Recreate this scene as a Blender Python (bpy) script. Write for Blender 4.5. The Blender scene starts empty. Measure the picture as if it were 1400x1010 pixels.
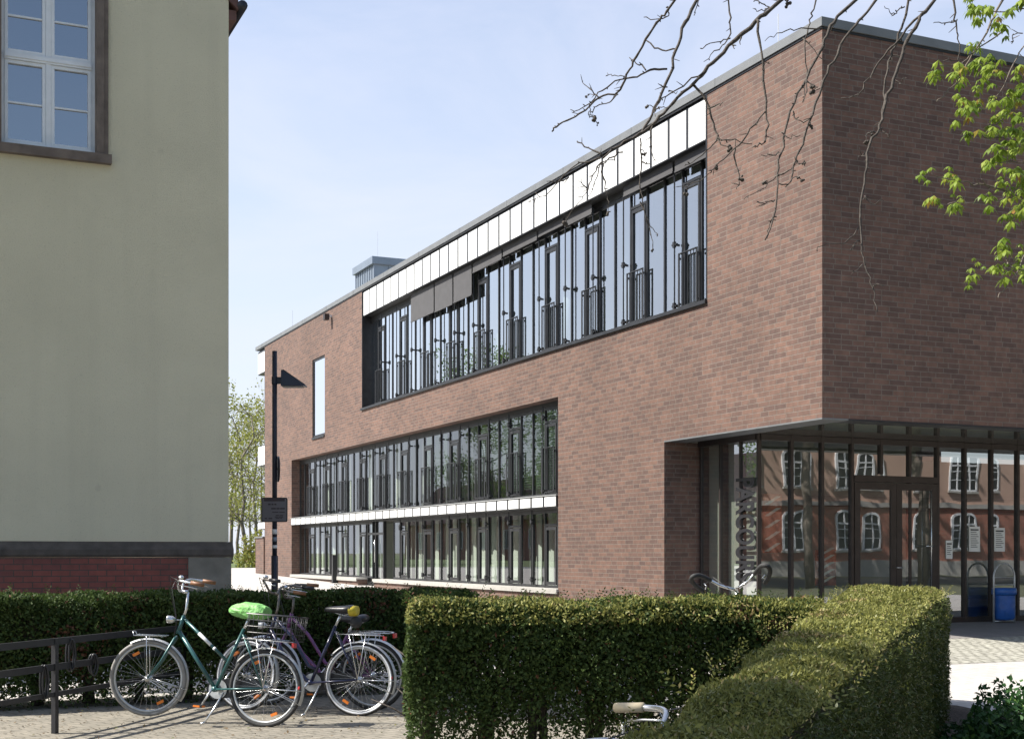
import bpy, math, random
import numpy as np
from mathutils import Vector, Matrix
R = math.radians
rng = np.random.default_rng(7)
random.seed(7)
scene = bpy.context.scene
COL = scene.collection

# ---------------------------------------------------------------- camera, sky, sun, exposure
FPX = 1845.0                      # focal length in photo pixels (photo 1400 wide)
TH = math.atan(830 / 1845)        # camera heading, clockwise from the long facade's direction
CS, SN = math.cos(TH), math.sin(TH)
CAMH = 1.5
cd = bpy.data.cameras.new("camera")
cam = bpy.data.objects.new("camera", cd); COL.objects.link(cam)
cam.location = (0, 0, CAMH)
cam.rotation_euler = (R(90), 0, -TH)
cd.sensor_fit = 'HORIZONTAL'; cd.sensor_width = 36.0
cd.lens = 36.0 * FPX / 1400.0
cd.shift_y = 250.0 / 1400.0
cd.clip_start = 0.05; cd.clip_end = 2000
scene.camera = cam

SUN_EL = R(48); LX, LY = 0.935, -0.355          # horizontal travel of the light
world = bpy.data.worlds.new("World"); scene.world = world
world.use_nodes = True
wn, wl = world.node_tree.nodes, world.node_tree.links
bg = wn['Background']
sky = wn.new('ShaderNodeTexSky'); sky.sky_type = 'NISHITA'; sky.sun_disc = False
sky.sun_elevation = SUN_EL
sky.sun_rotation = math.atan2(-LX, -LY)
sky.altitude = 50; sky.air_density = 1.0; sky.dust_density = 1.6; sky.ozone_density = 1.0
tc = wn.new('ShaderNodeTexCoord')
mp = wn.new('ShaderNodeMapping'); mp.inputs['Scale'].default_value = (1.3, 1.3, 3.4)
mp.inputs['Rotation'].default_value = (0.25, 0.2, 0.6)
nz = wn.new('ShaderNodeTexNoise'); nz.inputs['Scale'].default_value = 2.1; nz.inputs['Detail'].default_value = 9
nz.inputs['Roughness'].default_value = 0.6; nz.inputs['Distortion'].default_value = 0.5
rp = wn.new('ShaderNodeMapRange'); rp.inputs[1].default_value = 0.42; rp.inputs[2].default_value = 0.80
rp.inputs[3].default_value = 0.30; rp.inputs[4].default_value = 1.0
mx = wn.new('ShaderNodeMixRGB'); mx.inputs[2].default_value = (3.9, 4.1, 4.95, 1)
wl.new(tc.outputs['Generated'], mp.inputs[0]); wl.new(mp.outputs[0], nz.inputs['Vector'])
wl.new(nz.outputs['Fac'], rp.inputs[0]); wl.new(rp.outputs[0], mx.inputs[0])
wl.new(sky.outputs[0], mx.inputs[1])
sx = wn.new('ShaderNodeSeparateXYZ'); wl.new(tc.outputs['Generated'], sx.inputs[0])
hz = wn.new('ShaderNodeMapRange'); hz.inputs[1].default_value = 0.0; hz.inputs[2].default_value = 0.42; hz.inputs[3].default_value = 0.85; hz.inputs[4].default_value = 0.0
wl.new(sx.outputs['Z'], hz.inputs[0])
mh = wn.new('ShaderNodeMixRGB'); mh.inputs[2].default_value = (4.2, 4.42, 4.95, 1)
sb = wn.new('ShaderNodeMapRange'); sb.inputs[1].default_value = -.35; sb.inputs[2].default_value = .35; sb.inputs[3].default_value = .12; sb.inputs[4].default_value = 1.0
sb.interpolation_type = 'SMOOTHSTEP'      # haze and thin cloud cut behind the camera to darken the shaded gable wall
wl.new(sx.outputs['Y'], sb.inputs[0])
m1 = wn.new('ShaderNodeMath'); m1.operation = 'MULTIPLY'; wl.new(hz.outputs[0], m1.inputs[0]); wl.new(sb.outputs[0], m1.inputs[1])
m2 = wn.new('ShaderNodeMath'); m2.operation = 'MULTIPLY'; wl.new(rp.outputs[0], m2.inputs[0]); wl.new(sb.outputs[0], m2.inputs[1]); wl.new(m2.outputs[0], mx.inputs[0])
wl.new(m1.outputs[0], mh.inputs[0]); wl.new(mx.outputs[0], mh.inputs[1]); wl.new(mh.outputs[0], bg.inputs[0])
bg.inputs[1].default_value = 0.11
sd = bpy.data.lights.new("sun", 'SUN'); sd.energy = 5.0; sd.angle = R(0.5); sd.color = (1.0, 0.945, 0.86)
sun = bpy.data.objects.new("sun", sd); COL.objects.link(sun)
sun.rotation_euler = Vector((LX * math.cos(SUN_EL), LY * math.cos(SUN_EL), -math.sin(SUN_EL))).to_track_quat('-Z', 'Y').to_euler()
scene.view_settings.view_transform = 'Standard'; scene.view_settings.look = 'None'
scene.view_settings.exposure = 0.98; scene.view_settings.gamma = 1.0
scene.view_settings.use_curve_mapping = False
scene.cycles.max_bounces = 8; scene.cycles.transparent_max_bounces = 12
scene.cycles.use_denoising = True

# ---------------------------------------------------------------- helpers
def W(xc, zc, h=0.0):             # metres right of / ahead of the camera -> world point
    return Vector((xc * CS + zc * SN, -xc * SN + zc * CS, h))
def at(px, py, zc):               # photo pixel at a distance ahead -> world point
    return W((px - 700) / FPX * zc, zc, CAMH + (755 - py) / FPX * zc)
def gz(Y):                        # height of the ground
    if Y < 12: return 0.0
    if Y < 20: return 0.02 * (Y - 12)
    if Y < 60: return 0.16 + 0.0145 * (Y - 20)
    return 0.74
ORG = {}
def tag(o, label=None, cat=None, group=None, kind=None):
    if label: o['label'] = label
    if cat: o['category'] = cat
    if group: o['group'] = group
    if kind: o['kind'] = kind
    return o
def thing(name, loc, label, cat, group=None, rot=None):
    o = bpy.data.objects.new(name, None); COL.objects.link(o); o.empty_display_size = 0.2
    o.location = loc
    if rot is not None: o.rotation_euler = rot
    ORG[o.name] = Vector(loc) if rot is None else Vector((0, 0, 0))
    return tag(o, label, cat, group)
def org(o):
    return ORG.get(o.name, Vector((0, 0, 0)))
def copy_tree(o, parent=None):
    c = o.copy(); COL.objects.link(c); c.parent = parent
    ORG[c.name] = org(o)
    for ch in list(o.children): copy_tree(ch, c)
    return c
def link(name, me, mat, parent=None, smooth=False):
    if mat is not None: me.materials.append(mat)
    if smooth:
        me.polygons.foreach_set('use_smooth', np.ones(len(me.polygons), dtype=bool))
    o = bpy.data.objects.new(name, me); COL.objects.link(o)
    if parent is not None:
        o.parent = parent; ORG[o.name] = org(parent)
    return o
class MB:
    def __init__(s): s.v = []; s.f = []
    def add(s, vs, fs):
        b = len(s.v); s.v += [tuple(p) for p in vs]; s.f += [tuple(i + b for i in f) for f in fs]; return s
    def box(s, x0, x1, y0, y1, z0, z1):
        if x0 > x1: x0, x1 = x1, x0
        if y0 > y1: y0, y1 = y1, y0
        if z0 > z1: z0, z1 = z1, z0
        v = [(x0,y0,z0),(x1,y0,z0),(x1,y1,z0),(x0,y1,z0),(x0,y0,z1),(x1,y0,z1),(x1,y1,z1),(x0,y1,z1)]
        return s.add(v, [(0,3,2,1),(4,5,6,7),(0,1,5,4),(1,2,6,5),(2,3,7,6),(3,0,4,7)])
    def bar(s, p, q, w, h):        # rectangular bar between two points, h vertical-ish
        p, q = Vector(p), Vector(q); d = (q - p).normalized()
        up = Vector((0, 0, 1)) if abs(d.z) < .95 else Vector((1, 0, 0))
        a = d.cross(up).normalized() * w / 2; b = a.cross(d).normalized() * h / 2
        v = [p-a-b, p+a-b, p+a+b, p-a+b, q-a-b, q+a-b, q+a+b, q-a+b]
        return s.add(v, [(0,3,2,1),(4,5,6,7),(0,1,5,4),(1,2,6,5),(2,3,7,6),(3,0,4,7)])
    def tube(s, pts, rad, n=8, closed=False, cap=True):
        P = [Vector(p) for p in pts]; m = len(P)
        if not hasattr(rad, '__len__'): rad = [rad] * m
        vs = []; fs = []; prev = None
        for i in range(m):
            if closed: d = P[(i+1) % m] - P[i-1]
            else: d = P[min(i+1, m-1)] - P[max(i-1, 0)]
            if d.length < 1e-9: d = Vector((0,0,1))
            d.normalize()
            if prev is None:
                up = Vector((0,0,1)) if abs(d.z) < .9 else Vector((1,0,0))
                a = d.cross(up).normalized()
            else:
                a = (prev - d * prev.dot(d))
                a = a.normalized() if a.length > 1e-6 else d.cross(Vector((0,0,1))).normalized()
            prev = a; b = d.cross(a)
            for k in range(n):
                t = 2 * math.pi * k / n
                vs.append(P[i] + (a * math.cos(t) + b * math.sin(t)) * rad[i])
        for i in range(m if closed else m - 1):
            j = (i + 1) % m
            for k in range(n):
                l = (k + 1) % n
                fs.append((i*n+k, i*n+l, j*n+l, j*n+k))
        if cap and not closed:
            fs.append(tuple(range(n - 1, -1, -1))); fs.append(tuple((m-1)*n + k for k in range(n)))
        return s.add(vs, fs)
    def prism(s, poly, z0, z1):
        n = len(poly)
        v = [(p[0], p[1], z0) for p in poly] + [(p[0], p[1], z1) for p in poly]
        f = [tuple(range(n-1, -1, -1)), tuple(range(n, 2*n))] + [(i, (i+1) % n, n+(i+1) % n, n+i) for i in range(n)]
        return s.add(v, f)
    def extr(s, poly, off):        # 3D polygon extruded by a vector
        off = Vector(off); n = len(poly)
        v = [Vector(p) for p in poly] + [Vector(p) + off for p in poly]
        f = [tuple(range(n-1, -1, -1)), tuple(range(n, 2*n))] + [(i, (i+1) % n, n+(i+1) % n, n+i) for i in range(n)]
        return s.add(v, f)
    def lathe(s, c, prof, n=16, axis='z'):
        c = Vector(c); vs = []; fs = []; m = len(prof)
        for r, h in prof:
            for k in range(n):
                t = 2*math.pi*k/n
                a, b = r*math.cos(t), r*math.sin(t)
                vs.append(c + (Vector((a, b, h)) if axis == 'z' else Vector((a, h, b)) if axis == 'y' else Vector((h, a, b))))
        for i in range(m-1):
            for k in range(n):
                l = (k+1) % n; fs.append((i*n+k, i*n+l, (i+1)*n+l, (i+1)*n+k))
        fs.append(tuple(range(n-1, -1, -1))); fs.append(tuple((m-1)*n+k for k in range(n)))
        return s.add(vs, fs)
    def ball(s, c, rx, ry=None, rz=None, n=10, m=7):
        ry = ry or rx; rz = rz or rx
        pr = [(math.sin(math.pi*i/m) + 1e-4, -math.cos(math.pi*i/m)) for i in range(m+1)]
        t = MB(); t.lathe((0,0,0), pr, n)
        return s.add([(c[0]+p[0]*rx, c[1]+p[1]*ry, c[2]+p[2]*rz) for p in t.v], t.f)
    def quad(s, a, b, c, d): return s.add([a, b, c, d], [(0,1,2,3)])
    def xf(s, M):
        s.v = [tuple(M @ Vector(p)) for p in s.v]; return s
    def build(s, name, mat, parent=None, smooth=False, world=True):
        o0 = org(parent) if (parent is not None and world) else Vector((0,0,0))
        me = bpy.data.meshes.new(name)
        me.from_pydata([(p[0]-o0.x, p[1]-o0.y, p[2]-o0.z) for p in s.v], [], s.f); me.update()
        return link(name, me, mat, parent, smooth)
def quads_obj(name, V, mat, parent=None, rnd=None, nv=4):
    """V: (N,nv,3) world points -> one mesh of N separate faces with a random value per face"""
    N = len(V)
    o0 = np.array(org(parent)) if parent is not None else np.zeros(3)
    me = bpy.data.meshes.new(name)
    me.vertices.add(N*nv); me.vertices.foreach_set('co', (V - o0).reshape(-1).astype(np.float32))
    me.loops.add(N*nv); me.loops.foreach_set('vertex_index', np.arange(N*nv, dtype=np.int32))
    me.polygons.add(N); me.polygons.foreach_set('loop_start', np.arange(0, N*nv, nv, dtype=np.int32))
    try: me.polygons.foreach_set('loop_total', np.full(N, nv, dtype=np.int32))
    except Exception: pass
    me.update(calc_edges=True)
    at_ = me.attributes.new('rnd', 'FLOAT', 'FACE')
    at_.data.foreach_set('value', (rng.random(N) if rnd is None else rnd).astype(np.float32))
    return link(name, me, mat, parent)
def unit(a): return a / np.maximum(np.linalg.norm(a, axis=-1, keepdims=True), 1e-9)
def leaves(C, A, Nn, L, Wd):
    A = unit(A); B = unit(np.cross(Nn, A))
    L = np.asarray(L).reshape(-1, 1); Wd = np.asarray(Wd).reshape(-1, 1)
    return np.stack([C - A*L/2, C + B*Wd/2 - A*L*.08, C + A*L/2, C - B*Wd/2 - A*L*.08], axis=1)

# ---------------------------------------------------------------- materials
def mat(name, col, rough=0.6, metal=0.0, noise=None, bump=None, spec=0.5, coat=0.0):
    """noise=(scale, amount, detail) varies the colour; bump=(scale, strength)"""
    m = bpy.data.materials.new(name); m.use_nodes = True
    nt = m.node_tree; n, l = nt.nodes, nt.links; b = n['Principled BSDF']
    b.inputs['Base Color'].default_value = (*col, 1); b.inputs['Roughness'].default_value = rough
    b.inputs['Metallic'].default_value = metal; b.inputs['Specular IOR Level'].default_value = spec
    b.inputs['Coat Weight'].default_value = coat
    g = n.new('ShaderNodeNewGeometry')
    if noise:
        t = n.new('ShaderNodeTexNoise'); t.inputs['Scale'].default_value = noise[0]
        t.inputs['Detail'].default_value = noise[2] if len(noise) > 2 else 5
        mr = n.new('ShaderNodeMapRange'); mr.inputs[1].default_value = .25; mr.inputs[2].default_value = .75
        mr.inputs[3].default_value = 1 - noise[1]; mr.inputs[4].default_value = 1 + noise[1]
        mm = n.new('ShaderNodeMixRGB'); mm.blend_type = 'MULTIPLY'; mm.inputs[0].default_value = 1
        mm.inputs[1].default_value = (*col, 1)
        l.new(g.outputs['Position'], t.inputs['Vector']); l.new(t.outputs['Fac'], mr.inputs[0])
        l.new(mr.outputs[0], mm.inputs[2]); l.new(mm.outputs[0], b.inputs['Base Color'])
    if bump:
        t2 = n.new('ShaderNodeTexNoise'); t2.inputs['Scale'].default_value = bump[0]; t2.inputs['Detail'].default_value = 6
        bp = n.new('ShaderNodeBump'); bp.inputs['Strength'].default_value = bump[1]; bp.inputs['Distance'].default_value = 0.02
        l.new(g.outputs['Position'], t2.inputs['Vector']); l.new(t2.outputs['Fac'], bp.inputs['Height'])
        l.new(bp.outputs[0], b.inputs['Normal'])
    return m
def brick_mat(name, c1, c2, mortar, bw, rh, ms=0.012, rough=0.8, horiz=False, off=0.5, vary=0.35, bump=0.35, sq=0.72, rot=0.0, patch=0.0):
    m = bpy.data.materials.new(name); m.use_nodes = True
    nt = m.node_tree; n, l = nt.nodes, nt.links; b = n['Principled BSDF']; b.inputs['Roughness'].default_value = rough
    g = n.new('ShaderNodeNewGeometry'); sp = n.new('ShaderNodeSeparateXYZ'); l.new(g.outputs['Position'], sp.inputs[0])
    cb = n.new('ShaderNodeCombineXYZ')
    if horiz:
        mpp = n.new('ShaderNodeMapping'); mpp.inputs['Rotation'].default_value = (0, 0, rot)
        l.new(g.outputs['Position'], mpp.inputs[0]); vec = mpp.outputs[0]
    else:
        sn = n.new('ShaderNodeSeparateXYZ'); l.new(g.outputs['True Normal'], sn.inputs[0])
        ab = n.new('ShaderNodeMath'); ab.operation = 'ABSOLUTE'; l.new(sn.outputs['Y'], ab.inputs[0])
        gt = n.new('ShaderNodeMath'); gt.operation = 'GREATER_THAN'; gt.inputs[1].default_value = 0.5; l.new(ab.outputs[0], gt.inputs[0])
        mi = n.new('ShaderNodeMix'); mi.data_type = 'FLOAT'
        l.new(gt.outputs[0], mi.inputs[0]); l.new(sp.outputs['Y'], mi.inputs[2]); l.new(sp.outputs['X'], mi.inputs[3])
        l.new(mi.outputs[0], cb.inputs[0]); l.new(sp.outputs['Z'], cb.inputs[1]); vec = cb.outputs[0]
    t = n.new('ShaderNodeTexBrick'); t.offset = off; t.offset_frequency = 2; t.squash = sq; t.squash_frequency = 3
    t.inputs['Scale'].default_value = 1; t.inputs['Mortar Size'].default_value = ms
    t.inputs['Mortar Smooth'].default_value = 0.15; t.inputs['Bias'].default_value = -0.1
    t.inputs['Brick Width'].default_value = bw; t.inputs['Row Height'].default_value = rh
    t.inputs['Color1'].default_value = (*c1, 1); t.inputs['Color2'].default_value = (*c2, 1); t.inputs['Mortar'].default_value = (*mortar, 1)
    l.new(vec, t.inputs['Vector'])
    nz2 = n.new('ShaderNodeTexNoise'); nz2.inputs['Scale'].default_value = 9; nz2.inputs['Detail'].default_value = 7
    l.new(g.outputs['Position'], nz2.inputs['Vector'])
    mr = n.new('ShaderNodeMapRange'); mr.inputs[1].default_value = .3; mr.inputs[2].default_value = .7
    mr.inputs[3].default_value = 1 - vary; mr.inputs[4].default_value = 1 + vary
    l.new(nz2.outputs['Fac'], mr.inputs[0])
    mm = n.new('ShaderNodeMixRGB'); mm.blend_type = 'MULTIPLY'; mm.inputs[0].default_value = 1
    l.new(t.outputs['Color'], mm.inputs[1]); l.new(mr.outputs[0], mm.inputs[2])
    out = mm.outputs[0]
    if patch:                       # pale bloom / wear in large soft patches
        n3 = n.new('ShaderNodeTexNoise'); n3.inputs['Scale'].default_value = .55; n3.inputs['Detail'].default_value = 5
        l.new(g.outputs['Position'], n3.inputs['Vector'])
        m3 = n.new('ShaderNodeMapRange'); m3.inputs[1].default_value = .3; m3.inputs[2].default_value = .72
        m3.inputs[3].default_value = 1 - patch; m3.inputs[4].default_value = 1 + patch
        l.new(n3.outputs['Fac'], m3.inputs[0])
        m4 = n.new('ShaderNodeMixRGB'); m4.blend_type = 'MULTIPLY'; m4.inputs[0].default_value = 1
        l.new(out, m4.inputs[1]); l.new(m3.outputs[0], m4.inputs[2]); out = m4.outputs[0]
    l.new(out, b.inputs['Base Color'])
    bp = n.new('ShaderNodeBump'); bp.inputs['Strength'].default_value = bump; bp.inputs['Distance'].default_value = 0.01; bp.invert = True
    ad = n.new('ShaderNodeMath'); ad.operation = 'MULTIPLY_ADD'; ad.inputs[1].default_value = -0.35
    l.new(nz2.outputs['Fac'], ad.inputs[0]); l.new(t.outputs['Fac'], ad.inputs[2])
    l.new(ad.outputs[0], bp.inputs['Height']); l.new(bp.outputs[0], b.inputs['Normal'])
    return m
def leaf_mat(name, c1, c2, c3=None, trans=0.35, rough=0.45):
    m = bpy.data.materials.new(name); m.use_nodes = True
    nt = m.node_tree; n, l = nt.nodes, nt.links; b = n['Principled BSDF']; b.inputs['Roughness'].default_value = rough
    b.inputs['Specular IOR Level'].default_value = 0.22
    a = n.new('ShaderNodeAttribute'); a.attribute_name = 'rnd'
    cr = n.new('ShaderNodeValToRGB'); e = cr.color_ramp.elements
    e[0].position = 0.0; e[0].color = (*c1, 1); e[1].position = 0.85; e[1].color = (*c2, 1)
    if c3: q = e.new(0.97); q.color = (*c3, 1)
    l.new(a.outputs['Fac'], cr.inputs[0])
    l.new(cr.outputs[0], b.inputs['Base Color'])
    tr = n.new('ShaderNodeBsdfTranslucent'); l.new(cr.outputs[0], tr.inputs[0])
    ms = n.new('ShaderNodeMixShader'); ms.inputs[0].default_value = trans
    l.new(b.outputs[0], ms.inputs[1]); l.new(tr.outputs[0], ms.inputs[2])
    l.new(ms.outputs[0], n['Material Output'].inputs[0])
    return m
def glass_mat(name, tint, ior=1.9, rough=0.0, wav=0.0, gain=1.0):
    m = bpy.data.materials.new(name); m.use_nodes = True
    nt = m.node_tree; n, l = nt.nodes, nt.links; n.remove(n['Principled BSDF'])
    tp = n.new('ShaderNodeBsdfTransparent'); tp.inputs[0].default_value = (*tint, 1)
    gl = n.new('ShaderNodeBsdfGlossy'); gl.inputs['Roughness'].default_value = rough; gl.inputs[0].default_value = (.93, .96, 1, 1)
    fr = n.new('ShaderNodeFresnel'); fr.inputs[0].default_value = ior
    mu = n.new('ShaderNodeMath'); mu.operation = 'MULTIPLY'; mu.inputs[1].default_value = gain; mu.use_clamp = True
    ms = n.new('ShaderNodeMixShader')
    gb = n.new('ShaderNodeNewGeometry'); sel = n.new('ShaderNodeMix'); sel.data_type = 'FLOAT'; sel.inputs[3].default_value = .12
    l.new(gb.outputs['Backfacing'], sel.inputs[0]); l.new(mu.outputs[0], sel.inputs[2])
    l.new(fr.outputs[0], mu.inputs[0]); l.new(sel.outputs[0], ms.inputs[0]); l.new(tp.outputs[0], ms.inputs[1]); l.new(gl.outputs[0], ms.inputs[2])
    l.new(ms.outputs[0], n['Material Output'].inputs[0])
    if wav:
        g = n.new('ShaderNodeNewGeometry'); t = n.new('ShaderNodeTexNoise'); t.inputs['Scale'].default_value = .9; t.inputs['Detail'].default_value = 1
        bp = n.new('ShaderNodeBump'); bp.inputs['Strength'].default_value = wav; bp.inputs['Distance'].default_value = .02
        l.new(g.outputs['Position'], t.inputs['Vector']); l.new(t.outputs['Fac'], bp.inputs['Height']); l.new(bp.outputs[0], gl.inputs['Normal'])
    return m
def stucco_mat():
    m = mat('cream_render', (.60, .555, .405), .92, 0, (.7, .07, 8), (70, .5)); nt = m.node_tree; n, l = nt.nodes, nt.links; b = n['Principled BSDF']
    src = b.inputs['Base Color'].links[0].from_socket
    g = n.new('ShaderNodeNewGeometry')
    def layer(scale, nsc, lo, hi, a, c, src, det=6):
        mp_ = n.new('ShaderNodeMapping'); mp_.inputs['Scale'].default_value = scale; l.new(g.outputs['Position'], mp_.inputs[0])
        t = n.new('ShaderNodeTexNoise'); t.inputs['Scale'].default_value = nsc; t.inputs['Detail'].default_value = det; l.new(mp_.outputs[0], t.inputs['Vector'])
        r = n.new('ShaderNodeMapRange'); r.inputs[1].default_value = lo; r.inputs[2].default_value = hi; r.inputs[3].default_value = a; r.inputs[4].default_value = c
        l.new(t.outputs['Fac'], r.inputs[0]); x = n.new('ShaderNodeMixRGB'); x.blend_type = 'MULTIPLY'; x.inputs[0].default_value = 1
        l.new(src, x.inputs[1]); l.new(r.outputs[0], x.inputs[2]); return x.outputs[0]
    src = layer((3.2, 3.2, .16), 1.0, (.50), .78, 1.0, .93, src)          # rain streaks
    src = layer((1, 1, 1), 46, .25, .38, .80, 1.0, src, 3)             # pitting
    src = layer((1, 1, 1), 3.1, .70, .74, 1.0, .90, src, 9)            # small repair patches
    l.new(src, b.inputs['Base Color']); return m
M = dict(
    brick=brick_mat('brown_red_brick', (.142, .079, .058), (.080, .048, .040), (.142, .114, .094), .315, .0834, .0080, vary=.16, patch=.13, bump=.6),
    copper=mat('grey_zinc_coping', (.17, .178, .182), .5, .25, (3, .12), None),
    white=mat('white_cladding', (.74, .75, .74), .35, 0, (2.2, .07, 8)),
    dark=mat('anthracite_metal', (.030, .031, .034), .42, .35, (6, .25)),
    bronze=mat('dark_bronze_metal', (.045, .036, .033), .45, .3, (6, .2)),
    blind=mat('grey_screen_fabric', (.062, .062, .066), .8, 0, (5, .12)),
    glass=glass_mat('window_glass', (.66, .74, .72), 1.75, wav=.02, gain=3.8),
    glass_low=glass_mat('lower_window_glass', (.74, .82, .78), 1.7, wav=.03, gain=1.55),
    glass2=glass_mat('entrance_glass', (.60, .64, .60), 1.95, wav=.08, gain=2.9),
    glass3=glass_mat('old_window_glass', (.12, .13, .15), 2.4, wav=.05, gain=1.9),
    sillm=mat('pale_stone_sill', (.36, .35, .325), .6, 0, (8, .12)),
    soffit=mat('glossy_soffit', (.40, .41, .37), .05, .85),
    conc=mat('concrete', (.42, .40, .37), .8, 0, (3, .12)),
    inwall=mat('interior_plaster', (.50, .51, .47), .85, 0, (1, .05)),
    infloor=mat('interior_floor', (.16, .15, .14), .5),
    curtain=mat('pale_curtain', (.60, .58, .54), .9, 0, (3, .08)),
    slat=mat('blind_slats', (.42, .50, .44), .5),
    paper=mat('paper', (.78, .78, .76), .7), ink=mat('printed_ink', (.06, .06, .06), .7), pic=mat('poster_colours', (.45, .16, .10), .6, 0, (6, .8)),
    zinc=mat('standing_seam_zinc', (.22, .26, .31), .4, .5, (2, .12)),
    stucco=stucco_mat(),
    stone=mat('weathered_sandstone', (.15, .12, .10), .9, 0, (5, .35, 8), (30, .3)),
    stone2=mat('grey_sandstone', (.20, .183, .150), .9, 0, (4, .25, 8), (25, .35)),
    cornice=mat('soot_dark_sandstone', (.085, .072, .060), .9, 0, (6, .3, 8), (30, .4)),
    tile=brick_mat('glazed_red_brick', (.20, .045, .032), (.13, .032, .028), (.055, .035, .03), .25, .0834, .007, rough=.35, vary=.18, bump=.25, sq=1.0, patch=.15),
    wframe=mat('white_window_paint', (.74, .76, .78), .4, 0, (8, .05)),
    rooft=mat('roof_tiles', (.11, .055, .045), .8, 0, (6, .25)),
    black=mat('black_paint', (.018, .018, .021), .4, 0, (10, .3)),
    navy=mat('blue_black_powder_coat', (.022, .026, .042), .45, 0, (8, .2)),
    rubber=mat('rubber', (.028, .028, .028), .75, 0, (30, .2)),
    rust=mat('tarnished_steel', (.16, .145, .13), .45, .6, (20, .4)),
    greytyre=mat('dusty_grey_tyre', (.24, .23, .215), .8, 0, (30, .2)),
    chrome=mat('steel', (.62, .63, .64), .25, .9, (12, .12)),
    alu=mat('dull_aluminium', (.50, .51, .51), .45, .6, (14, .2)),
    teal=mat('teal_paint', (.024, .090, .090), .3, .2, (12, .15), None, .5, .4),
    purple=mat('violet_paint', (.15, .045, .15), .35, .1, (12, .15), None, .5, .4),
    bluep=mat('dark_blue_paint', (.012, .015, .05), .3, .1, (12, .15), None, .5, .4),
    whitep=mat('white_paint', (.72, .73, .75), .35, 0, (12, .08)),
    orange=mat('amber_reflector', (.75, .20, .02), .3), redr=mat('red_reflector', (.50, .03, .03), .3),
    greenc=mat('lime_rain_cover', (.17, .42, .115), .5, 0, (9, .2), (26, 1.0)),
    yellow=mat('yellow_vinyl', (.50, .40, .03), .5), bluec=mat('blue_cable', (.05, .20, .45), .4),
    cream=mat('cream_grip', (.52, .44, .30), .6), brown=mat('brown_grip', (.20, .09, .04), .5),
    bagblue=mat('blue_bin_bag', (.02, .10, .36), .35, 0, (8, .2), (10, .5)),
    bark=mat('dark_bark', (.060, .050, .042), .9, 0, (22, .4, 8), (60, .4)),
    bark2=mat('grey_brown_bark', (.15, .125, .10), .9, 0, (9, .35, 8), (30, .4)),
    twig=mat('dark_twig_core', (.042, .036, .022), .95, 0, (30, .5, 8), (40, .8)),
    mulch=mat('bark_mulch', (.075, .055, .042), .95, 0, (28, .6, 8), (40, 1.0)),
    grass=mat('lawn_grass', (.085, .115, .035), .9, 0, (3, .35, 8), (30, .5)),
    pave=brick_mat('grey_pavers', (.235, .212, .172), (.195, .178, .145), (.085, .08, .058), .20, .10, .006, rough=.85, horiz=True, vary=.16, bump=.3, sq=1.0, rot=R(-17), patch=.12),
    court=brick_mat('light_paving_slabs', (.46, .435, .41), (.41, .39, .365), (.27, .255, .235), .30, .15, .006, rough=.85, horiz=True, vary=.10, bump=.2, sq=1.0, rot=R(0), patch=.08),
    cobble=brick_mat('cobblestones', (.40, .39, .33), (.33, .32, .275), (.12, .115, .09), .17, .15, .016, rough=.8, horiz=True, vary=.3, bump=1.0, sq=.85, rot=R(8)),
    slab=mat('entrance_slabs', (.20, .185, .175), .7, 0, (4, .15)),
    earth=mat('verge_ground', (.10, .105, .06), .95, 0, (6, .4, 8)),
    asphalt=mat('asphalt', (.055, .055, .055), .9, 0, (20, .3)),
    oldbrick=brick_mat('old_red_brick', (.42, .135, .085), (.34, .115, .08), (.3, .24, .2), .25, .083, .01, vary=.2, bump=.2),
    oldplaster=mat('salmon_render', (.55, .37, .29), .9, 0, (1, .08)),
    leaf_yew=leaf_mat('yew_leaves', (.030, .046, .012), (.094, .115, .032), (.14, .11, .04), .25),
    leaf_yewlit=leaf_mat('sunlit_yew_leaves', (.105, .120, .026), (.30, .295, .090), (.38, .30, .14), .3),  # sunlight on the hedge tops put into a paler leaf colour
    leaf_privet=leaf_mat('broad_hedge_leaves', (.020, .042, .011), (.078, .116, .030), (.13, .06, .035), .3, .62),
    leaf_dark=leaf_mat('dark_hedge_leaves', (.010, .020, .007), (.032, .056, .018), (.06, .07, .03), .2, .62),
    leaf_ivy=leaf_mat('shrub_leaves', (.016, .045, .014), (.05, .12, .035), (.10, .18, .04), .25, .4),
    leaf_ch=leaf_mat('young_chestnut_leaves', (.12, .19, .022), (.27, .35, .055), (.34, .20, .05), .40, .4),
    leaf_birch=leaf_mat('spring_birch_leaves', (.14, .16, .038), (.29, .30, .07), (.28, .21, .09), .45, .5),
    leaf_tree=leaf_mat('spring_tree_leaves', (.06, .12, .02), (.16, .24, .05), (.2, .2, .06), .4, .5),
)

# ---------------------------------------------------------------- ground
X0, Y0 = 13.017, 17.171           # the building's street corner
def sheet(name, poly_x, ys, m, dz=0.0, kind='structure'):
    """strip between two x functions, following the ground along Y"""
    mb = MB(); xs0, xs1 = poly_x
    vs = []
    for y in ys:
        a = xs0(y) if callable(xs0) else xs0; b = xs1(y) if callable(xs1) else xs1
        vs += [(a, y, gz(y)+dz), (b, y, gz(y)+dz)]
    mb.add(vs, [(2*i, 2*i+1, 2*i+3, 2*i+2) for i in range(len(ys)-1)])
    return tag(mb.build(name, m), kind=kind)
sheet('ground', (-700, 900), [-500, -60, -20, 0, 12, 14, 16, 18, 20, 30, 40, 50, 60, 200, 1200], M['earth'])
sheet('courtyard', (-30, 34), [11.5, 12, 14, 16, 18, 20, 30, 40, 50, 60, 66], M['court'], .003)
sheet('forecourt', (6.5, 34), [3, 7, 11.5], M['court'], .003)
sheet('paved_path', (-30, 6.5), [2, 6, 11.9, 12, 13.6], M['pave'], .006)
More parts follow.
